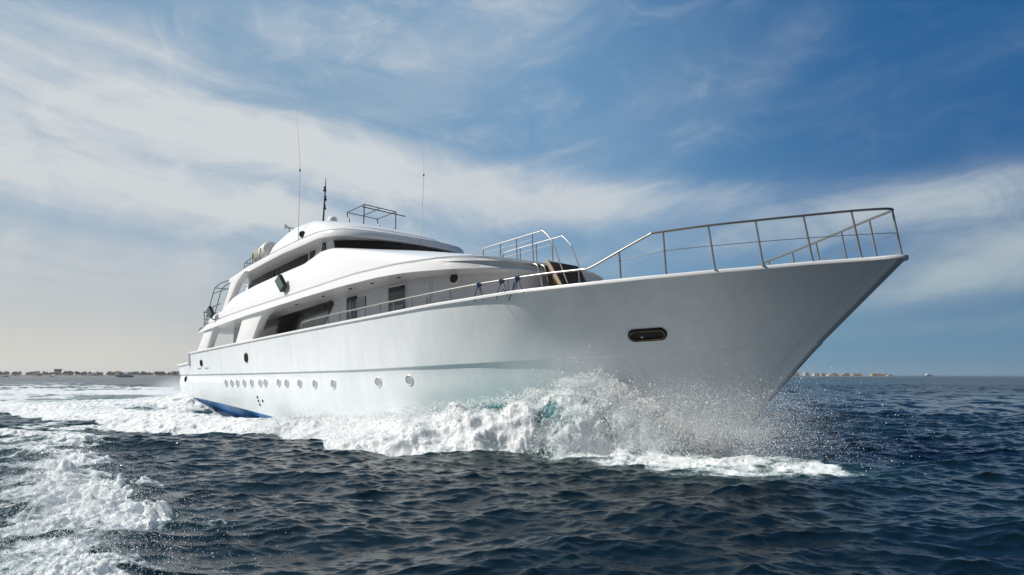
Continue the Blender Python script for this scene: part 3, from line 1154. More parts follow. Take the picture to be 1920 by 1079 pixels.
# bimini frame of bare tubes
m = MB()
A, B_, C_, D_ = Vector((-21.4, 1.0, 10.32)), Vector((-21.44, -.65, 10.30)), Vector((-19.81, 1.15, 10.30)), Vector((-19.86, -.55, 10.28))
for a, b in ((A, B_), (C_, D_), (A, C_), (B_, D_), ((A + B_) / 2, (C_ + D_) / 2)):
    m.tube([a, b], .022, 8)
m.tube([C_ + Vector((0, .1, -.12)), D_ + Vector((.1, -.45, -.16))], .026, 8)
m.tube(catmull([A, A + Vector((.04, 0, -.25)), A + Vector((.2, 0, -.5)), A + Vector((.18, 0, -1.9))], 4), .024, 8)
m.tube(catmull([B_, B_ + Vector((.04, 0, -.25)), B_ + Vector((.22, 0, -.5)), B_ + Vector((.22, 0, -1.9))], 4), .024, 8)
m.tube([C_, C_ + Vector((-.1, 0, -1.9))], .024, 8)
m.tube([D_, D_ + Vector((-.06, 0, -1.9))], .024, 8)
P(m, "bimini_frame", "steel_dark")

# fore stairs with their tall hand rails, ladder, locker
for y, dx_ in ((.62, 0), (-.50, -.10)):
    m = MB()
    zc = lambda x: 7.72 + (x + 16.4) * (-1.70 / 6.6)
    m.tube(catmull([(-12.97 + dx_, y, zc(-12.97) - .05), (-12.97 + dx_, y, 7.05), (-12.85 + dx_, y, 7.15), (-11.5 + dx_, y, 7.19), (-10.25 + dx_, y, 7.22), (-10.05 + dx_, y, 7.20), (-9.72 + dx_, y, 6.85), (-9.62 + dx_, y, 6.6), (-8.98 + dx_, y, 4.95)], 5), .024, 8)
    for x in (-12.1, -11.3, -10.55):
        m.tube([(x + dx_, y, zc(x) - .05), (x + dx_, y, 7.19)], .020, 8)
    m.tube([(-12.97 + dx_, y, 6.98), (-10.5 + dx_, y, 7.02)], .008, 6)
    P(m, "stair_rail", "steel")
m = MB()
m.add([(-9.72, .90, 6.10), (-9.60, .90, 6.08), (-8.95, .90, 4.95), (-8.95, .90, 4.1), (-9.72, .90, 4.1),
       (-9.72, -.55, 6.10), (-9.60, -.55, 6.08), (-8.95, -.55, 4.95), (-8.95, -.55, 4.1), (-9.72, -.55, 4.1)],
      [(0, 1, 2, 3, 4), (9, 8, 7, 6, 5), (0, 5, 6, 1), (1, 6, 7, 2), (2, 7, 8, 3), (3, 8, 9, 4), (4, 9, 5, 0)])
stairs = P(m, "fore_stairs", "teak", bevel=.02)
for i in range(5):
    m = MB()
    q = i / 4
    m.box((-9.50 + .52 * q, .17, 5.86 - .95 * q), (.14, 1.40, .035))
    P(m, "tread", "teak", stairs)
m = MB()
m.prism([(-9.74, .96, 6.14), (-9.60, .96, 6.12), (-8.93, .96, 4.98), (-9.05, .96, 4.94)], (0, -.055, 0))
P(m, "side_board", "pale_wood", stairs)
m = MB()
for y in (1.5, 1.16):
    m.tube(catmull([(-9.25, y, 4.1), (-9.42, y, 5.1), (-9.56, y, 5.75), (-9.62, y, 5.88), (-9.72, y, 5.93), (-9.82, y, 5.9)], 4), .024, 8)
for z in (4.5, 4.85, 5.2, 5.55):
    x = -9.25 - (z - 4.1) * .17
    m.tube([(x, 1.5, z), (x, 1.16, z)], .02, 8)
P(m, "boarding_ladder", "steel")
m = MB()
rows = []
for i in range(9):
    q = i / 8
    z = 4.08 + 1.12 * math.sin(q * math.pi / 2)
    k = math.cos(q * math.pi / 2) ** .6
    rows.append([(-9.2 + .75 * k * (abs(math.cos(a)) ** .6) * (1 if math.cos(a) > 0 else -1), -.75 + 1.15 * k * (abs(math.sin(a)) ** .6) * (1 if math.sin(a) > 0 else -1), z) for a in [2 * math.pi * j / 28 for j in range(28)]])
m.grid(rows, close_v=True)
P(m, "deck_locker", "gelcoat_white", smooth=60)


# things resting on the yacht: raft canister and tied ropes (their own things)
BM = yacht.matrix_basis.copy()
BMW = Matrix.Translation(BOW) @ Euler((0, -TRIM, -HEAD), 'XYZ').to_matrix().to_4x4()


def own(name, loc):
    w = BMW @ Vector((loc[0], -loc[1], loc[2]))
    return empty(name, w, (0, -TRIM, -HEAD))


raft = own("life_raft", (-25.1, 3.0, 8.32))
tag(raft, "cream drum shaped life raft canister on the roof edge beside a small rail", "life raft")
m = MB()
m.lathe([(0, -.60), (.26, -.60), (.38, -.56), (.42, -.48), (.42, -.02), (.445, -.01), (.445, .01), (.42, .02)], (0, 0, .50), (1, 0, .16), 26)
for h in (-.42, -.3, -.18):
    m.lathe([(.415, h - .03), (.435, h - .025), (.435, h + .025), (.415, h + .03)], (0, 0, .50), (1, 0, .16), 26)
P(m, "canister_half", "canister_cream", raft)
m = MB()
m.lathe([(.42, .02), (.43, .45), (.40, .58), (.28, .66), (0, .68)], (0, 0, .50), (1, 0, .16), 26)
P(m, "canister_half", "canister_white", raft)
m = MB()
for x in (-.4, .35):
    m.tube([(x, -.42, .0), (x, .42, .0)], .03, 8)
    m.tube(catmull([(x, .42, 0), (x, .46, .35), (x, .44, .6 + x * .16)], 4), .018, 8)
    m.tube(catmull([(x, -.42, 0), (x, -.46, .35), (x, -.44, .6 + x * .16)], 4), .018, 8)
m.tube([(-.5, .42, 0), (.45, .42, 0)], .03, 8)
m.tube([(-.5, -.42, 0), (.45, -.42, 0)], .03, 8)
P(m, "cradle", "steel_dark", raft)

rope_specs = [
    (-9.62, [[(0, 0, .0), (-.12, .05, -.25), (-.18, .06, -.44), (-.14, .05, -.50)], [(0, 0, 0), (.1, .04, -.2), (.2, .06, -.5)]],
     "blue rope tied to the bow rail, the one nearest the round window"),
    (-8.72, [[(0, 0, 0), (-.1, .06, -.3), (-.16, .08, -.55)], [(0, 0, 0), (.14, .05, -.16), (.2, .06, -.32), (.1, .06, -.42), (.02, .06, -.36), (.12, .07, -.28), (.25, .07, -.5)]],
     "blue rope with small hanging loops on the bow rail, between two other ropes"),
    (-8.12, [[(0, 0, 0), (-.12, .05, -.25), (-.3, .1, -.62)], [(0, 0, 0), (-.06, .05, -.3), (-.16, .08, -.42), (-.1, .05, -.1)], [(0, 0, 0), (.12, .05, -.22), (.26, .06, -.48)]],
     "blue rope with one long end over the white bulwark, nearest the boarding ladder"),
]
for x, strands, lab in rope_specs:
    zt = float(ip(x, RAIL))
    yb, _ = sheer_at(x)
    ro = own("mooring_rope", (x, yb - .05, zt))
    tag(ro, lab, "rope", "blue ropes tied to the bow rail")
    m = MB()
    for s in strands:
        m.tube(catmull(s, 6), .013, 6)
    # knot round the rail
    knot = [(.035 * math.sin(i * 1.9) + (i - 9) * .008, .048 * math.cos(i * .9), .048 * math.sin(i * .9) - .01 * (i % 3)) for i in range(19)]
    m.tube(catmull(knot, 4), .014, 6)
    m.tube(catmull([(.06 * math.sin(i), .05 + .02 * math.cos(i * 2), -.06 + .05 * math.cos(i)) for i in range(7)], 4), .014, 6)
    for p_ in list(m.v):
        pass
    P(m, "rope", "rope_blue", ro)

# ------------------------------------------------------------------ the sea
def fft_tile(n, L, lmin, lmax, main_dir, spread, seed, power):
    """periodic height field and choppy offsets; n samples over L metres"""
    r = np.random.RandomState(seed)
    k1 = np.fft.fftfreq(n, L / n) * 2 * np.pi
    kx, ky = np.meshgrid(k1, k1)
    k = np.hypot(kx, ky)
    k[0, 0] = 1
    lam = 2 * np.pi / k
    amp = k ** (-power)
    amp *= np.exp(-(lmin / lam) ** 2 * 0.7) * np.exp(-(lam / lmax) ** 4)
    cosd = (kx * math.cos(main_dir) + ky * math.sin(main_dir)) / k
    amp *= 0.18 + np.abs(cosd) ** spread
    amp[0, 0] = 0
    sp = amp * np.exp(2j * np.pi * r.rand(n, n))
    h = np.fft.ifft2(sp)
    s = np.real(h).std()
    hx = np.real(np.fft.ifft2(-1j * kx / k * sp)) / s
    hy = np.real(np.fft.ifft2(-1j * ky / k * sp)) / s
    return np.real(h) / s, hx, hy, L


def sample(tile_arr, L, x, y):
    n = tile_arr.shape[0]
    u = np.mod(x / L, 1.0) * n
    v = np.mod(y / L, 1.0) * n
    i0 = np.floor(u).astype(np.int32)
    j0 = np.floor(v).astype(np.int32)
    fu, fv = (u - i0).astype(np.float32), (v - j0).astype(np.float32)
    i0 %= n
    j0 %= n
    i1, j1 = (i0 + 1) % n, (j0 + 1) % n
    a = tile_arr.astype(np.float32)
    return (a[j0, i0] * (1 - fu) + a[j0, i1] * fu) * (1 - fv) + (a[j1, i0] * (1 - fu) + a[j1, i1] * fu) * fv


def sstep(x, a, b):
    t = np.clip((x - a) / (b - a), 0, 1)
    return t * t * (3 - 2 * t)


QUAL = 1.0
radii = np.concatenate([
    np.geomspace(2.0, 6.0, 60, endpoint=False),
    np.geomspace(6.0, 40.0, int(1050 * QUAL), endpoint=False),
    np.geomspace(40.0, 160.0, int(330 * QUAL), endpoint=False),
    np.geomspace(160.0, 1200.0, 150, endpoint=False),
    np.geomspace(1200.0, 40000.0, 60)])
azf = np.linspace(R(-43), R(43), int(1280 * QUAL))
azc = np.linspace(R(43), R(317), 60)[1:-1]
az = np.concatenate([azf, azc])
RR, AA = np.meshgrid(radii, az, indexing='ij')
GX = (RR * np.sin(AA)).astype(np.float32)
GY = (RR * np.cos(AA)).astype(np.float32)
RR = RR.astype(np.float32)
inner_fan = (np.arange(len(az)) < len(azf))[None, :]

wind = R(98)
tA = fft_tile(512, 83.0, 3.0, 26.0, wind, 2.0, 11, 2.0)
tB = fft_tile(1024, 37.0, .75, 5.0, wind + .25, 1.6, 12, 2.05)
tC = fft_tile(1024, 11.3, .09, 1.1, wind - .3, 1.2, 13, 2.15)
# isotropic turbulence for foam
def fbm_tile(n, L, lmin, lmax, seed, power):
    r = np.random.RandomState(seed)
    k1 = np.fft.fftfreq(n, L / n) * 2 * np.pi
    kx, ky = np.meshgrid(k1, k1)
    k = np.hypot(kx, ky)
    k[0, 0] = 1
    lam = 2 * np.pi / k
    a = k ** (-power) * np.exp(-(lmin / lam) ** 2) * np.exp(-(lam / lmax) ** 4)
    a[0, 0] = 0
    h = np.real(np.fft.ifft2(a * np.exp(2j * np.pi * r.rand(n, n))))
    return h / h.std()


fC = fbm_tile(1024, 9.7, .05, 1.2, 22, 1.75)
fM = fbm_tile(1024, 31.0, .15, 5.0, 21, 1.7)
fL = fbm_tile(512, 140.0, 2.0, 50.0, 23, 1.7)

bx, by = BOW.x, BOW.y
fwx, fwy = math.cos(HEAD), -math.sin(HEAD)
stx, sty = -math.sin(HEAD), -math.cos(HEAD)
S_ = -((GX - bx) * fwx + (GY - by) * fwy)          # metres aft of the bow
L_raw = (GX - bx) * stx + (GY - by) * sty          # metres to starboard
nM = sample(fM, 31.0, GX, GY)
nC = sample(fC, 9.7, GX, GY)
nL = sample(fL, 140.0, GX, GY)
L_ = np.abs(L_raw)

LE = [(3.8, .3), (5, 1.6), (6, 3.0), (7, 4.2), (8.6, 5.7), (10, 6.9), (12, 7.2), (14, 6.9), (15.5, 7.4), (17, 8.3), (20, 9.1), (29, 9.7), (40, 10.3), (60, 12), (120, 20), (300, 38)]
ZC = [(4.4, 0), (5, .35), (6, 1.25), (6.8, 1.72), (7.4, 1.62), (8, 1.38), (9, 1.10), (10, .92), (13, .62), (15, .5), (20, .42), (30, .36), (40, .28), (80, .15), (160, .1), (300, 0)]
ZH = [(4.4, 0), (5, .5), (6, 1.5), (7, 1.85), (8.6, 1.68), (10, 1.45), (12, .98), (15, .4), (18, .12), (21, -.02), (24, -.12), (27.5, -.12), (29.5, -.02), (30.6, .42), (31.6, .85), (33, 1.0), (36, .85), (50, .25), (120, .1), (300, 0)]
LH = [(4, 0), (5, .15), (6, .7), (7, 1.15), (8, 1.6), (10, 2.4), (13, 3.1), (17, 3.5), (23, 3.6), (33, 3.55), (35, .5), (40, 0)]
nM05 = sample(fM, 31.0, GX * .45 + 9, GY * .45 + 4)
le = np.interp(S_, *zip(*LE)) + .26 * nM05 * sstep(S_, 4, 7) + .05 * nM + .8 * nL * sstep(S_, 18, 60)
zc_ = np.interp(S_, *zip(*ZC))
zh_ = np.interp(S_, *zip(*ZH))
lh = np.interp(S_, *zip(*LH))
wid = np.interp(S_, [5, 8, 13, 17, 30, 120], [1.2, 2.2, 2.2, 2.0, 2.4, 4.0])
lc = np.maximum(le - wid, lh + .1)
inside = np.clip((L_ - lh) / (lc - lh), 0, 1)
dip = -.16 * np.sin(np.pi * inside) * np.clip(zc_ / 1.2, 0, 1)
z_in = zh_ * (1 - inside) + zc_ * inside + dip
fall = np.clip((L_ - lc) / np.maximum(le - lc, .2), 0, 1.0)
z_out = zc_ * (1 - fall ** 1.5) ** 1.1
ridge = np.where(L_ < lc, z_in, z_out)
ridge = np.where(S_ > 4.4, ridge, 0) * sstep(S_, 4.4, 5.4)
ridge *= (1 - sstep(S_, 150, 300))

# foam cover
on_front = sstep(L_, lc - .30 + .25 * nM, lc + .05 + .25 * nM) * (1 - sstep(L_, le - .25, le + .30))
in_wake = (1 - sstep(L_, le - .2, le + .35))
fo = np.zeros_like(S_)
fo = np.maximum(fo, on_front * sstep(S_ + .5 * nM, 5.9, 7.4) * (1 - .25 * sstep(S_, 18, 34)) * (1 - .55 * sstep(S_, 40, 120)))
aft = sstep(S_, 11, 15) * in_wake
patch = np.clip(.66 + .17 * nM + .24 * nL, .12, .95)
fo = np.maximum(fo, aft * (patch * sstep(S_, 14, 22) + .8 * (1 - sstep(S_, 14, 22))) * (1 - .45 * sstep(S_, 70, 200)) * (1 - sstep(S_, 220, 320)))
# spray falling on the flat water ahead of the stem
flat_c = np.interp(S_, [-1, .5, 2.5, 5, 7.5, 9], [3.0, 3.5, 3.6, 3.0, 3.5, 4.8])
flat_w = np.interp(S_, [-1, .5, 2.5, 5, 8], [1.0, 1.7, 2.5, 2.5, 1.6])
flat_m = np.exp(-((L_raw - flat_c) / flat_w) ** 2) * sstep(S_, -1.2, .8) * (1 - sstep(S_, 7.0, 9.5))
fo = np.maximum(fo, flat_m * np.clip(.76 + .16 * nM, .1, .98))
speck = np.exp(-((L_raw - flat_c - 1.6) / 1.5) ** 2) * sstep(S_, .5, 3.5) * (1 - sstep(S_, 8, 12))
fo = np.maximum(fo, speck * .33)
# old wake of another boat coming back past the lens, lower left
line = np.array([(-2.9, 3.0), (-3.4, 5.0), (-4.1, 7.0), (-5.15, 9.0), (-6.8, 11.4), (-8.9, 14.1), (-10.7, 16.6), (-12.5, 19.8), (-16, 25), (-22, 34)])
near = (RR < 45) & (GX < 3)
dist = np.full(S_.shape, 99., np.float32)
sidev = np.zeros(S_.shape, np.float32)
px_, py_ = GX[near], GY[near]
bd = np.full(px_.shape, 99., np.float32)
bs = np.zeros(px_.shape, np.float32)
for (x0, y0), (x1, y1) in zip(line[:-1], line[1:]):
    ex, ey = x1 - x0, y1 - y0
    t = np.clip(((px_ - x0) * ex + (py_ - y0) * ey) / (ex * ex + ey * ey), 0, 1)
    qx, qy = px_ - (x0 + t * ex), py_ - (y0 + t * ey)
    d = np.hypot(qx, qy)
    sgn = np.sign(ex * qy - ey * qx)                 # + = left of the line going away
    upd = d < bd
    bd[upd] = d[upd]
    bs[upd] = sgn[upd]
dist[near] = bd
sidev[near] = bs
sd0 = dist * sidev
core0 = np.exp(-(np.where(sd0 > 0, sd0 / 1.5, sd0 / .8)) ** 2)
sd = sd0 + .24 * nM + .14 * nC              # signed, left positive
core = np.exp(-(np.where(sd > 0, sd / 1.75, sd / .68)) ** 2)
trail = np.where(sd > 0, np.exp(-(sd / 4.2) ** 2), 0) * .62
# streaks drawn out along the way the water runs
ca_, sa_ = math.cos(R(10)), math.sin(R(10))
stv = sample(fM, 31.0, (GX * ca_ + GY * sa_) * .55, (-GX * sa_ + GY * ca_) * 2.4)
fade = 1 - .5 * sstep(GY, 17, 30)
fo2 = np.maximum(core * np.clip(.72 + .07 * nM + .15 * stv + .04 * nC, .3, .92), trail * np.clip(.80 + .30 * stv, 0, 1)) * fade
fo2 = np.where(near, fo2, 0)
fo = np.maximum(fo, fo2)
left_patch = sstep(-GX, 9, 15) * np.exp(-((GY - 24) / 9) ** 2) * np.clip(.34 + .26 * stv + .16 * nL, 0, .9)
fo = np.maximum(fo, left_patch * (RR < 60))
fo = np.clip(fo, 0, 1)
aer = np.clip(sstep(S_, 5.5, 7.5) * (1 - sstep(L_, lc + .2, le + .6)) * (1 - .6 * sstep(S_, 12, 30)), 0, 1) * (1 - sstep(S_, 60, 120))
aer = np.maximum(aer, np.where(near, .22, .35) * fo)

# open sea waves, each band dropped once the mesh can no longer carry it
gA = 1 - sstep(RR, 700, 1500)
gB = 1 - sstep(RR, 130, 300)
gC = 1 - sstep(RR, 32, 80)
calm = 1 - .55 * np.clip(ridge / .6, 0, 1)
H = np.zeros_like(GX)
DX = np.zeros_like(GX)
DY = np.zeros_like(GX)
for (h, hx, hy, Lt), a, g, ch, rot in ((tA, .060, gA, 1.0, .35), (tB, .047, gB, 1.2, -.2), (tC, .0165, gC, 1.25, .1)):
    cr, sr = math.cos(rot), math.sin(rot)
    u, v = GX * cr + GY * sr, -GX * sr + GY * cr
    H += a * g * sample(h, Lt, u, v)
    ddx, ddy = sample(hx, Lt, u, v), sample(hy, Lt, u, v)
    DX += -a * ch * g * (ddx * cr - ddy * sr)
    DY += -a * ch * g * (ddx * sr + ddy * cr)
Z = H * calm + ridge
# boiling foam: lumps and holes; on the steep bow wave the noise runs along the face
foam_g = sstep(fo, .35, .85)
bowz = sstep(zc_, .38, .7) * (S_ > 4.5) * (S_ < 26) * (L_raw > 0)
g2 = 1 - sstep(RR, 45, 110)
big = np.clip(ridge / 1.2, .25, 1.0)
flatlump = np.where(near & (S_ < 18) & (L_raw > 9.6), .12, 1.0) * .10 * big * (.55 - .6 * np.abs(nM) + .35 * nC) * (1 - sstep(RR, 120, 260)) + .06 * (.5 - np.abs(nC)) * g2 * np.clip(big + .35, 0, 1)
# true 3-D turbulence for the breaking wave, so that steep faces carry no streaks
def fbm3(n, L, lmin, lmax, seed, power):
    r = np.random.RandomState(seed)
    k1 = np.fft.fftfreq(n, L / n) * 2 * np.pi
    k = np.sqrt(k1[:, None, None] ** 2 + k1[None, :, None] ** 2 + k1[None, None, :] ** 2)
    k[0, 0, 0] = 1
    lam = 2 * np.pi / k
    a = k ** (-power) * np.exp(-(lmin / lam) ** 2) * np.exp(-(lam / lmax) ** 4)
    a[0, 0, 0] = 0
    h = np.real(np.fft.ifftn(a * np.exp(2j * np.pi * r.rand(n, n, n))))
    return (h / h.std()).astype(np.float32)


def sample3(t, L, p):
    n = t.shape[0]
    u = np.mod(p / L, 1.0) * n
    i0 = np.floor(u).astype(np.int32)
    f = (u - i0).astype(np.float32)
    i0 %= n
    i1 = (i0 + 1) % n
    out_ = 0
    for cx in (0, 1):
        for cy in (0, 1):
            for cz in (0, 1):
                w_ = (f[:, 0] if cx else 1 - f[:, 0]) * (f[:, 1] if cy else 1 - f[:, 1]) * (f[:, 2] if cz else 1 - f[:, 2])
                out_ = out_ + w_ * t[(i1 if cx else i0)[:, 0], (i1 if cy else i0)[:, 1], (i1 if cz else i0)[:, 2]]
    return out_


T3 = fbm3(128, 5.2, .06, 1.6, 41, 2.05)
Z += foam_g * flatlump * (1 - bowz)
bsel = (foam_g * bowz) > .02
P3 = np.stack([GX[bsel], GY[bsel], ridge[bsel]], -1)
wgt = (foam_g * bowz)[bsel] * np.clip(.3 + zc_[bsel] * .8, .3, 1.2)
n0 = sample3(T3, 5.2, P3)
n1_ = sample3(T3, 5.2, P3 * 2.6 + 1.3)
n2_ = sample3(T3, 5.2, P3 * 1.0 + np.array([1.7, 2.9, .8]))
n3_ = sample3(T3, 5.2, P3 * 1.0 + np.array([3.1, .4, 2.2]))
n4_ = sample3(T3, 5.2, P3 * .42 + 2.2)
puff = .080 * n4_ + .028 * (.75 - np.abs(n0)) + .012 * n0 + .016 * (.6 - np.abs(n1_))
DX[bsel] += wgt * (puff * stx * .8 + .030 * n2_)
DY[bsel] += wgt * (puff * sty * .8 + .030 * n3_)
Z[bsel] += wgt * (puff * .8)
horiz = foam_g * g2 * np.where(near, .03, .08) * big * (1 - bowz)
DX += horiz * sample(fC, 9.7, GX + 3.1, GY + 1.7)
DY += horiz * sample(fC, 9.7, GX + 6.2, GY + 5.5)
Z += (.17 * core0 + foam_g * (.020 * nC + .017 * sample(fC, 9.7, GX * 2.4 + 3, GY * 2.4) + .011 * sample(fC, 9.7, GX * 5.3 + 1, GY * 5.3 + 7) + .022 * nM)) * near * (sd0 > -3) * fade * (S_ < 22)
# no water inside the hull
Z = np.where((S_ > 5) & (S_ < 33) & (L_ < lh - .5), np.minimum(Z, .1), Z)
# behind the lens nothing needs detail
V = np.stack([GX + DX, GY + DY, Z], axis=-1).reshape(-1, 3).astype(np.float32)

nr, na = GX.shape
ii, jj = np.meshgrid(np.arange(nr - 1), np.arange(na), indexing='ij')
jn = (jj + 1) % na
quads = np.stack([ii * na + jj, ii * na + jn, (ii + 1) * na + jn, (ii + 1) * na + jj], axis=-1).reshape(-1, 4)
qfo = fo.reshape(-1)[quads].mean(1)
qS = S_.reshape(-1)[quads[:, 0]]
qL = L_raw.reshape(-1)[quads[:, 0]]
qR = RR.reshape(-1)[quads[:, 0]]
qd = sd.reshape(-1)[quads[:, 0]]
qZ = ridge.reshape(-1)[quads[:, 0]]
is_bow = (qfo > .55) & (qS > 5.0) & (qS < 17) & (qL > 0) & (qZ > .02)
is_wake = (qfo > .5) & ~is_bow


def sea_material():
    m = bpy.data.materials.new("sea_water")
    m.use_nodes = True
    t = m.node_tree
    h = NT(t)
    b = t.nodes['Principled BSDF']
    out = t.nodes['Material Output']
    geo = h.n('ShaderNodeNewGeometry')
    pos = geo.outputs['Position']
    at_f = h.n('ShaderNodeAttribute', attribute_name='foam').outputs['Fac']
    at_a = h.n('ShaderNodeAttribute', attribute_name='aerated').outputs['Fac']
    at_d = h.n('ShaderNodeAttribute', attribute_name='far').outputs['Fac']
    # foam pattern: cells torn by noise
    wv = h.n('ShaderNodeTexNoise')
    h.link(pos, wv.inputs['Vector'])
    wv.inputs['Scale'].default_value = 1.4
    wv.inputs['Detail'].default_value = 5
    add = h.n('ShaderNodeVectorMath', operation='MULTIPLY_ADD')
    h.link(wv.outputs['Color'], add.inputs[0])
    add.inputs[1].default_value = (.9, .9, .9)
    h.link(pos, add.inputs[2])
    n1 = h.noise(add.outputs[0], 2.2, 9.0, .62)
    mps = h.n('ShaderNodeMapping')
    mps.inputs['Rotation'].default_value = (0, 0, R(-12))
    mps.inputs['Scale'].default_value = (.50, 1.35, 1.0)
    h.link(add.outputs[0], mps.inputs[0])
    n2 = h.noise(pos, 11.0, 6.0, .62)
    n2s = h.noise(mps.outputs[0], 7.5, 7.0, .66)
    n3 = h.noise(pos, 34.0, 4.0, .65)
    vor = h.n('ShaderNodeTexVoronoi', feature='DISTANCE_TO_EDGE')
    h.link(add.outputs[0], vor.inputs['Vector'])
    vor.inputs['Scale'].default_value = 3.2
    lace = h.ss(vor.outputs['Distance'], .0, .16, 1.0, 0.0)
    pat = h.m('ADD', h.m('MULTIPLY', n1, .36), h.m('ADD', h.m('ADD', h.m('MULTIPLY', n2s, .46), h.m('MULTIPLY', n3, .24)), h.m('MULTIPLY', lace, .08)))
    thr = h.m('SUBTRACT', 1.0, at_f)
    fm = h.ss(h.m('SUBTRACT', pat, h.m('MULTIPLY', thr, .98)), -.02, .25)
    fm = h.m('MULTIPLY', fm, h.ss(at_f, .02, .18))
    # water body
    wc = h.mixc(at_a, (.0025, .009, .014, 1), (.04, .165, .175, 1))
    b.inputs['IOR'].default_value = 1.333
    h.link(wc, b.inputs['Base Color'])
    h.link(h.ss(at_d, 0, 1, .07, .22), b.inputs['Roughness'])
    b.inputs['Specular IOR Level'].default_value = .42
    mp = h.n('ShaderNodeMapping')
    mp.inputs['Scale'].default_value = (.55, 1.0, 1.0)
    h.link(pos, mp.inputs[0])
    rip = h.noise(mp.outputs[0], 9.0, 5.0, .6)
    rip2 = h.noise(mp.outputs[0], .9, 4.0, .6)
    bp = h.n('ShaderNodeBump')
    bp.inputs['Distance'].default_value = .05
    h.link(h.ss(at_d, 0, .15, .26, .0), bp.inputs['Strength'])
    h.link(rip, bp.inputs['Height'])
    bp2 = h.n('ShaderNodeBump')
    bp2.inputs['Distance'].default_value = .6
    h.link(h.ss(at_d, .05, .5, .0, .75), bp2.inputs['Strength'])
    h.link(rip2, bp2.inputs['Height'])
    h.link(bp.outputs[0], bp2.inputs['Normal'])
    h.link(bp2.outputs[0], b.inputs['Normal'])
    # foam: rough white with a little light bleeding through
    f = h.n('ShaderNodeBsdfPrincipled')
    fcol = h.mixc(h.ss(at_f, .3, .85), (.62, .74, .76, 1), (.83, .845, .85, 1))
    h.link(fcol, f.inputs['Base Color'])
    f.inputs['Roughness'].default_value = .75
    f.inputs['Subsurface Weight'].default_value = .3
    f.inputs['Subsurface Radius'].default_value = (.9, 1.0, 1.05)
    f.inputs['Subsurface Scale'].default_value = .16
    f.inputs['Specular IOR Level'].default_value = .25
    fb = h.n('ShaderNodeBump')
    fb.inputs['Strength'].default_value = .28
    fb.inputs['Distance'].default_value = .05
    h.link(h.m('ADD', h.m('MULTIPLY', n3, .55), h.m('ADD', h.m('MULTIPLY', n2, .8), h.m('MULTIPLY', n1, .6))), fb.inputs['Height'])
    h.link(fb.outputs[0], f.inputs['Normal'])
    tr = h.n('ShaderNodeBsdfTranslucent')
    h.link(fcol, tr.inputs['Color'])
    h.link(fb.outputs[0], tr.inputs['Normal'])
    fx = h.n('ShaderNodeMixShader')
    fx.inputs[0].default_value = .18
    h.link(f.outputs[0], fx.inputs[1])
    h.link(tr.outputs[0], fx.inputs[2])
    mx = h.n('ShaderNodeMixShader')
    h.link(fm, mx.inputs[0])
    h.link(b.outputs[0], mx.inputs[1])
    h.link(fx.outputs[0], mx.inputs[2])
    h.link(mx.outputs[0], out.inputs['Surface'])
    MATS["sea_water"] = m


sea_material()
farv = sstep(np.log(np.maximum(RR, 1.0)), math.log(25.0), math.log(900.0)).reshape(-1).astype(np.float32)
fo_f = fo.reshape(-1).astype(np.float32)
aer_f = aer.reshape(-1).astype(np.float32)


def sheet(name, sel):
    q = quads[sel]
    used, inv = np.unique(q.reshape(-1), return_inverse=True)
    me = bpy.data.meshes.new(name)
    me.vertices.add(len(used))
    me.vertices.foreach_set('co', V[used].reshape(-1))
    me.loops.add(len(inv))
    me.loops.foreach_set('vertex_index', inv.astype(np.int32))
    me.polygons.add(len(q))
    me.polygons.foreach_set('loop_start', np.arange(0, len(inv), 4, dtype=np.int32))
    me.polygons.foreach_set('use_smooth', np.ones(len(q), dtype=bool))
    for nm, arr in (('foam', fo_f), ('aerated', aer_f), ('far', farv)):
        a = me.attributes.new(nm, 'FLOAT', 'POINT')
        a.data.foreach_set('value', arr[used])
    me.update(calc_edges=True)
    # winding: make the faces look up
    me.materials.append(MATS["sea_water"])
    me.flip_normals()
    o = bpy.data.objects.new(name, me)
    COL.objects.link(o)
    return o


tag(sheet("water", ~(is_bow | is_wake)), kind='structure')
tag(sheet("bow_wave", is_bow), "white breaking bow wave curling away from the yacht's side", "wave", kind='stuff')
tag(sheet("wake_foam", is_wake), "white wake foam spread over the dark water behind and beside the yacht", "foam", kind='stuff')
print('sea z', float(V[:, 2].min()), float(V[:, 2].max()))


# ------------------------------------------------------------------ spray
def spray_material():
    m = bpy.data.materials.new("spray_white")
    m.use_nodes = True
    b = m.node_tree.nodes['Principled BSDF']
    b.inputs['Base Color'].default_value = (.88, .91, .92, 1)
    b.inputs['Roughness'].default_value = .35
    b.inputs['Subsurface Weight'].default_value = 0
    MATS["spray_white"] = m


spray_material()


def boat_world(s, l, z):
    return np.stack([bx - s * fwx + l * stx, by - s * fwy + l * sty, z], axis=-1)


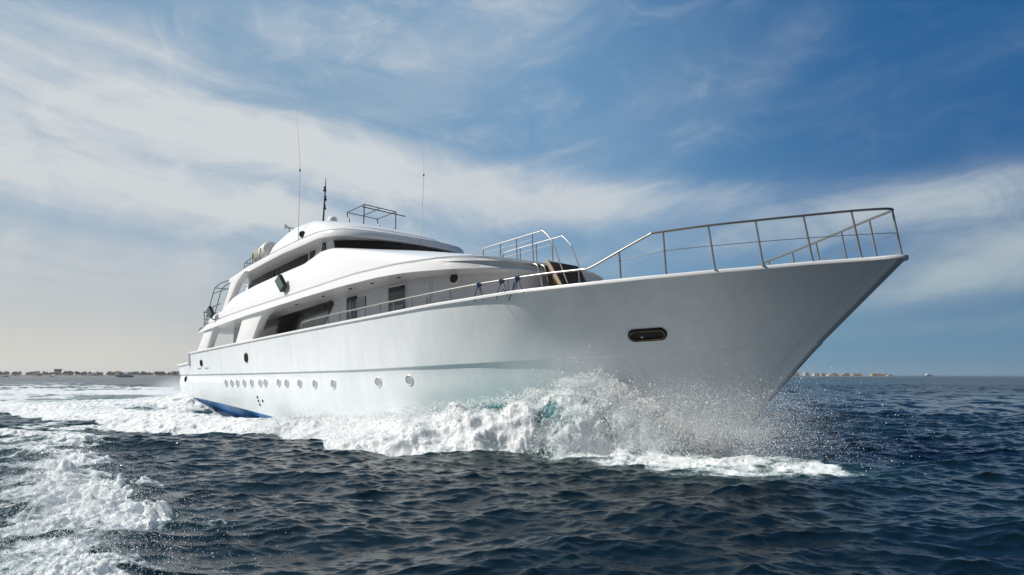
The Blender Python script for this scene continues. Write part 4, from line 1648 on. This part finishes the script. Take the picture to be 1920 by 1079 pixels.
def droplets(name, pts, rad, label):
    n = len(pts)
    oct_v = np.array([(1, 0, 0), (-1, 0, 0), (0, 1, 0), (0, -1, 0), (0, 0, 1), (0, 0, -1)], np.float32)
    oct_f = np.array([(0, 2, 4), (2, 1, 4), (1, 3, 4), (3, 0, 4), (2, 0, 5), (1, 2, 5), (3, 1, 5), (0, 3, 5)], np.int32)
    st = np.stack([rng.uniform(.7, 1.3, n), rng.uniform(.7, 1.3, n), rng.uniform(.7, 1.6, n)], -1)
    vv = pts[:, None, :] + oct_v[None] * (rad[:, None] * st)[:, None, :]
    ff = oct_f[None] + (np.arange(n) * 6)[:, None, None]
    me = bpy.data.meshes.new(name)
    me.vertices.add(n * 6)
    me.vertices.foreach_set('co', vv.reshape(-1).astype(np.float32))
    me.loops.add(n * 24)
    me.loops.foreach_set('vertex_index', ff.reshape(-1).astype(np.int32))
    me.polygons.add(n * 8)
    me.polygons.foreach_set('loop_start', np.arange(0, n * 24, 3, dtype=np.int32))
    me.polygons.foreach_set('use_smooth', np.ones(n * 8, dtype=bool))
    me.update(calc_edges=True)
    me.materials.append(MATS["spray_white"])
    o = bpy.data.objects.new(name, me)
    COL.objects.link(o)
    tag(o, label, "spray", kind='stuff')
    return o


def ballistic(n, s0, l0, z0, vs, vl, vz, tmax, g=9.8):
    t = rng.rand(n) ** .8 * tmax
    return s0 + vs * t, l0 + vl * t, z0 + vz * t - .5 * g * t * t


allp, allr = [], []
# fan of drops thrown out where the stem cuts the water, in jets
nj = 760
for j in range(nj):
    k = int(rng.randint(120, 420))
    s0 = rng.uniform(3.2, 8.0)
    vl = rng.uniform(1.2, 5.2)
    vz = rng.uniform(1.5, 5.2) * (1.0 if rng.rand() < .8 else .6)
    vs = rng.uniform(-5.0, 1.5)
    t0 = rng.uniform(.1, .95)
    t = np.clip(t0 + rng.normal(0, .16, k), 0, 1.5)
    sp = .22 + .35 * t0
    s = s0 + (vs + rng.normal(0, .5, k)) * t + rng.normal(0, sp * .4, k)
    l = np.interp(s0, [4, 8], [.2, 1.5]) + (vl + rng.normal(0, .5, k)) * t + rng.normal(0, sp * .4, k)
    z = .3 + (vz + rng.normal(0, .4, k)) * t - 4.9 * t * t + rng.normal(0, .08, k)
    ok = (z > .0) & (l > .1)
    allp.append(boat_world(s[ok], l[ok], z[ok]))
    allr.append(np.exp(rng.normal(math.log(.0031), .5, ok.sum())))
droplets("bow_spray", np.concatenate(allp), np.clip(np.concatenate(allr), .002, .022), "fine white spray drops thrown up round the yacht's bow")

# ragged clots hugging the breaking crest and its face
allp, allr = [], []
bq = quads[is_bow]
bz = V[bq[:, 0]]
bs_ = S_.reshape(-1)[bq[:, 0]]
bl_ = L_raw.reshape(-1)[bq[:, 0]]
bc_ = lc.reshape(-1)[bq[:, 0]]
dsq = np.hypot(bz[:, 0], bz[:, 1]) ** 2
pr = dsq * np.where(np.abs(bl_ - bc_) < .5, 2.2, 1.0)
pick = rng.choice(len(bq), 55000, p=pr / pr.sum())
p = bz[pick].astype(np.float64)
off = rng.exponential(.045, len(pick)) - .012
far_ = rng.rand(len(pick)) < .12
off[far_] += rng.exponential(.16, far_.sum())
dirn = np.stack([stx * .55 + rng.normal(0, .5, len(pick)), sty * .55 + rng.normal(0, .5, len(pick)), .75 + rng.normal(0, .35, len(pick))], -1)
p += dirn * off[:, None]
r_ = np.exp(rng.normal(math.log(.0065), .5, len(pick)))
r_[far_] *= .65
r_ = np.clip(r_, .003, .03)
allp.append(p)
allr.append(r_)
# torn sheet of drops falling off the front of the breaking wave
n = 26000
t = rng.rand(n)
s = 4.9 + t * 2.6 + rng.normal(0, .25, n)
lcx = np.interp(s, *zip(*LE)) - .6
l = lcx + rng.normal(0, .55, n)
z = np.abs(rng.normal(0, .62, n)) * np.interp(s, [4.6, 5.6, 6.6, 8], [.5, 1.1, 1.35, 1.1])
kp = (sample(fC, 9.7, s * 1.3, z * 1.3 + l * .4) > .1) & (l > .1)
allp.append(boat_world(s[kp], l[kp], z[kp]))
allr.append(np.clip(np.exp(rng.normal(math.log(.0075), .55, kp.sum())), .002, .03))
# water torn off the crest in falling strings
for j in range(430):
    s0 = 5.2 + rng.rand() ** 1.6 * 6.5
    l0 = float(np.interp(s0, *zip(*LE))) - float(np.interp(s0, [5, 8, 13], [1.2, 2.2, 2.2])) + rng.normal(0, .18)
    z0 = float(np.interp(s0, *zip(*ZC))) + rng.normal(.02, .08)
    k = int(rng.randint(35, 110))
    tm = rng.uniform(.18, .62)
    t = rng.rand(k) * tm
    vl, vz, vs = rng.uniform(.6, 3.0), rng.uniform(.2, 2.0), rng.uniform(-.8, .8)
    wob = .03 + .10 * t
    s = s0 + vs * t + rng.normal(0, 1, k) * wob * .6
    l = np.maximum(l0, .4) + vl * t + rng.normal(0, 1, k) * wob * .6
    z = z0 + vz * t - 4.9 * t * t + rng.normal(0, 1, k) * wob * .5
    ok = z > .02
    allp.append(boat_world(s[ok], l[ok], z[ok]))
    allr.append(np.clip(np.exp(rng.normal(math.log(.0095), .45, ok.sum())) * (1.15 - .7 * t[ok] / tm), .002, .03))
# drops over the near wake
n = 42000
i = rng.randint(0, 6, n)
t = rng.rand(n)
q = line[i] * (1 - t[:, None]) + line[i + 1] * t[:, None]
x = q[:, 0] - .25 + rng.normal(0, .62, n)
y = q[:, 1] + rng.normal(0, .6, n)
z = .10 + np.abs(rng.normal(0, .13, n))
allp.append(np.stack([x, y, z], -1))
allr.append(np.clip(np.exp(rng.normal(math.log(.0032), .45, n)), .0015, .010))
droplets("crest_spray", np.concatenate(allp), np.concatenate(allr), "loose white drops and clots flying off the wave crests")


# ------------------------------------------------------------------ mist hanging beside the bow
def mist(name, s, l, z, rs, rl, rz, dens, label, seed):
    c = boat_world(np.array(s), np.array(l), np.array(z))
    m = MB()
    n1, n2 = 14, 24
    rows = [[(rs * math.cos(math.pi * (i / n1 - .5)) * math.cos(2 * math.pi * j / n2), rl * math.cos(math.pi * (i / n1 - .5)) * math.sin(2 * math.pi * j / n2), rz * math.sin(math.pi * (i / n1 - .5))) for j in range(n2)] for i in range(n1 + 1)]
    m.grid(rows, close_v=True)
    mt = bpy.data.materials.new(name)
    mt.use_nodes = True
    t = mt.node_tree
    t.nodes.clear()
    h = NT(t)
    o_ = h.n('ShaderNodeOutputMaterial')
    v = h.n('ShaderNodeVolumePrincipled')
    v.inputs['Color'].default_value = (.92, .95, .97, 1)
    v.inputs['Anisotropy'].default_value = .2
    tcn = h.n('ShaderNodeTexCoord')
    mp = h.n('ShaderNodeMapping')
    mp.inputs['Scale'].default_value = (1 / rs, 1 / rl, 1 / rz)
    h.link(tcn.outputs['Object'], mp.inputs[0])
    ln = h.n('ShaderNodeVectorMath', operation='LENGTH')
    h.link(mp.outputs[0], ln.inputs[0])
    fall = h.ss(ln.outputs['Value'], 1.0, .15)
    nz = h.ss(h.noise(tcn.outputs['Object'], .75 + seed * .1, 4.0, .55), .30, .70, .25, 1.0)
    h.link(h.m('MULTIPLY', h.m('MULTIPLY', fall, nz), dens), v.inputs['Density'])
    h.link(v.outputs[0], o_.inputs['Volume'])
    MATS[name] = mt
    o = m.build(name, name)
    o.location = Vector(c)
    o.rotation_euler = (0, 0, -HEAD)
    tag(o, label, "mist", kind='stuff')
    return o


mist("spray_mist", 9.2, 2.9, 2.0, 4.6, 1.3, 1.6, .30, "thin white spray mist drifting along the hull above the bow wave", 0)
mist("bow_mist", 3.6, 1.7, .8, 3.6, 1.9, 1.5, .13, "pale spray mist round the yacht's stem where it cuts the water", 5)
mist("stern_mist", 34.5, 3.0, .8, 3.6, 2.0, 1.3, .75, "low white mist of spray at the yacht's stern", 3)


# ------------------------------------------------------------------ far shores
def land(name, x0, x1, y, depth, hmax, seed):
    r = np.random.RandomState(seed)
    n = 120
    xs_ = np.linspace(x0, x1, n)
    hh = hmax * (.6 + .4 * np.interp(np.arange(n), np.linspace(0, n, 22), r.rand(22))) * np.minimum(1, np.minimum((xs_ - x0 + 4), (x1 - xs_ + 4)) / 40)
    m = MB()
    m.grid([[(x, y, -.3) for x in xs_], [(x, y + 6, h * .35) for x, h in zip(xs_, hh)], [(x, y + 25, h) for x, h in zip(xs_, hh)], [(x, y + depth, h * 1.1) for x, h in zip(xs_, hh)], [(x, y + depth + 20, -.3) for x in xs_]])
    o = m.build(name, "shore_sand")
    tag(o, kind='structure')
    return o, lambda x: float(np.interp(x, xs_, hh))


LY, RY = 900.0, 1500.0
_, lh_f = land("left_shore", -1250, -330, LY, 160, 3.2, 3)
_, rh_f = land("right_shore", 420, 862, RY, 160, 1.2, 5)


def tree_mesh(name, seed):
    r = random.Random(seed)
    m = MB()
    h = 6.0
    m.cur = 1
    m.tube([(0, 0, -.4), (.1, 0, h * .35), (.05, .1, h * .6)], [.22, .16, .08], 6)
    for k in range(4):
        a = r.uniform(0, 6.28)
        m.tube([(.08, 0, h * .35), (1.3 * math.cos(a), 1.3 * math.sin(a), h * r.uniform(.5, .7))], [.1, .04], 5)
    m.cur = 0
    lobes = [(r.uniform(-1.8, 1.8), r.uniform(-1.8, 1.8), h * r.uniform(.42, .85), r.uniform(.7, 1.5)) for _ in range(8)]
    for k in range(420):
        lx, ly, lz, lr = r.choice(lobes)
        d = Vector((r.gauss(0, 1), r.gauss(0, 1), r.gauss(0, 1))).normalized() * lr * r.uniform(.4, 1.05)
        c = Vector((lx, ly, lz)) + d
        a = Vector((r.gauss(0, 1), r.gauss(0, 1), r.gauss(0, 1))).normalized()
        u = a.orthogonal().normalized() * r.uniform(.14, .3)
        w = a.cross(u).normalized() * r.uniform(.14, .3)
        m.add([c - u - w, c + u - w, c + u + w, c - u + w], [(0, 1, 2, 3)])
    o = m.build(name, ["leaf", "bark"], recalc=False)
    return o


protos = []
nt = 0
rr = random.Random(4)
xt = -1180.0
while xt < -340:
    if len(protos) < 4:
        o = tree_mesh("shore_tree", 30 + nt)
        protos.append(o)
    else:
        o = rr.choice(protos).copy()
        COL.objects.link(o)
    yo = rr.uniform(10, 60)
    o.location = (xt, LY + yo, lh_f(xt) * .6 - .2)
    k = rr.uniform(.65, 1.15) * (1.2 if xt < -700 else 1.0)
    o.scale = (k * rr.uniform(1.0, 1.5), k * rr.uniform(1.0, 1.5), k)
    o.rotation_euler = (0, 0, rr.uniform(0, 6.28))
    tag(o, "grey green tree in the tree belt along the far left shore", "tree", "trees along the far left shore")
    nt += 1
    xt += rr.uniform(1.9, 4.2)


def house(name, w, d, h, wall, seed, pitched=False):
    r = random.Random(seed)
    m = MB()
    m.box((0, 0, h / 2 - .3), (w, d, h + .6))
    m.box((0, 0, h + .15), (w + .3, d + .3, .3))
    if r.random() < .6:
        m.box((r.uniform(-.25, .25) * w, 0, h + .9), (w * .35, d * .5, 1.4))
    if pitched:
        m.cur = 2
        m.prism([(-w / 2 - .4, -d / 2 - .4, h + .3), (w / 2 + .4, -d / 2 - .4, h + .3), (0, -d / 2 - .4, h + 2.2)], (0, d + .8, 0))
    m.cur = 1
    fl = max(1, int(h / 3))
    nw = max(2, int(w / 2.6))
    for f in range(fl):
        for i in range(nw):
            if r.random() < .85:
                x = -w / 2 + (i + .5) * w / nw
                m.box((x, -d / 2 - .02, 1.3 + f * 3), (1.1, .12, 1.3))
    m.cur = 0
    for f in range(1, fl):
        m.box((0, -d / 2 - .5, f * 3 - .05), (w * .8, 1.0, .15))
    return m.build(name, [wall, "house_window", "roof_tile"], bevel=0)


hr = random.Random(9)
xh = -1150.0
i = 0
while xh < -360:
    dens_ = 1.0 if xh > -640 else .45
    w = hr.uniform(7, 15)
    if hr.random() < dens_:
        o = house("shore_house", w, 9, hr.choice([3.0, 3.2, 3.4, 5.2]), hr.choice(["house_white", "house_cream", "house_white"]), i, hr.random() < .25)
        o.location = (xh, LY + hr.uniform(12, 55), lh_f(xh) * .5)
        tag(o, "pale house half hidden by trees on the far left shore", "house", "pale houses on the far left shore")
        i += 1
    xh += w + hr.uniform(2, 16)
xh = 430.0
while xh < 845:
    w = hr.uniform(6, 17)
    o = house("shore_block", w, 10, hr.choice([3.4, 6.2, 6.4, 6.4, 8.0]) * (1.0 if xh < 760 else .8), hr.choice(["house_sand", "house_cream", "house_sand", "house_white"]), 100 + i)
    o.location = (xh, RY + hr.uniform(12, 60), rh_f(xh) * .5)
    tag(o, "sand coloured building in the low town on the far right shore", "building", "buildings of the far right town")
    i += 1
    xh += w * .8 + hr.uniform(-3, 7)

# dark box topped tower above the left tree belt
tw = empty("water_tower", (-614, LY + 30, .8))
tag(tw, "dark boxy tower rising above the trees on the far left shore", "tower")
m = MB()
m.prism([(-2.3, -2, 0), (2.3, -2, 0), (2.0, -2, 5.4), (-2.0, -2, 5.4)], (0, 4, 0))
m.build("base", "house_white", tw)
m = MB()
m.prism([(-3.1, -2.6, 5.4), (2.9, -2.6, 5.4), (3.7, -2.6, 9.6), (-4.0, -2.6, 9.6)], (0, 5.2, 0))
m.box((0, 0, 9.7), (7.9, 5.6, .25))
m.build("tank", "tower_grey", tw)


def small_boat(name, L, loc, rot, hullm, label, cabin=True, mast=0.0):
    b = empty(name, loc, (0, 0, rot))
    tag(b, label, "boat")
    m = MB()
    rows = []
    for q, yk in ((0, 0), (.35, .7), (1, 1.0)):
        rows.append([(x * L / 2 + (q * .06 * L if x > .9 else 0), s_ * L * .14 * yk * (1 - max(0, x) ** 2.2), -.3 + q * L * .13 * (1 + .25 * max(0, x))) for s_, xs2 in ((1, np.linspace(-1, 1, 9)), (-1, np.linspace(1, -1, 9))) for x in xs2])
    m.grid(rows, close_v=True)
    m.add([p for p in rows[-1]], [tuple(range(len(rows[-1])))])
    m.build("hull", hullm, b)
    m = MB()
    hh = L * .12
    m.prism([(-.36 * L, -.1 * L, hh - .2), (.22 * L, -.1 * L, hh), (.08 * L, -.08 * L, hh + L * .10), (-.34 * L, -.08 * L, hh + L * .10)], (0, .2 * L, 0))
    if cabin:
        m.prism([(-.26 * L, -.07 * L, hh + L * .10), (.04 * L, -.07 * L, hh + L * .10), (-.04 * L, -.06 * L, hh + L * .17), (-.24 * L, -.06 * L, hh + L * .17)], (0, .14 * L, 0))
    m.build("cabin", "gelcoat_white", b)
    if mast:
        m = MB()
        m.tube([(-.12 * L, 0, hh), (-.14 * L, 0, hh + mast)], .12, 6)
        m.build("mast", "whip_white", b)
    return b


small_boat("motor_boat", 17, (-405, 720, 0), R(178), "navy_paint", "dark blue hulled motor boat with white cabin off the far left shore", True, 4)
small_boat("small_boat", 6, (-575, 860, 0), R(20), "gelcoat_white", "tiny white boat at anchor left of the dark blue motor boat", False, 0)
small_boat("sail_boat", 8, (-640, 870, 0), R(200), "gelcoat_white", "tiny white boat with a mast near the left edge of the sea", False, 8)
small_boat("cargo_boat", 24, (1090, 1800, 0), R(12), "tower_grey", "lone grey ship on the horizon right of the sandy town", True, 5)


# ------------------------------------------------------------------ haze over the sea
m = MB()
m.box((0, 850, 9.5), (5200, 3100, 25.0))
hz_m = bpy.data.materials.new("haze_air")
hz_m.use_nodes = True
ht_ = hz_m.node_tree
ht_.nodes.clear()
ho = ht_.nodes.new('ShaderNodeOutputMaterial')
hv = ht_.nodes.new('ShaderNodeVolumePrincipled')
hv.inputs['Color'].default_value = (.92, .95, 1.0, 1)
hv.inputs['Density'].default_value = 0.00016
hv.inputs['Anisotropy'].default_value = .3
ht_.links.new(hv.outputs[0], ho.inputs['Volume'])
MATS["haze_air"] = hz_m
tag(m.build("haze", "haze_air"), kind='stuff')
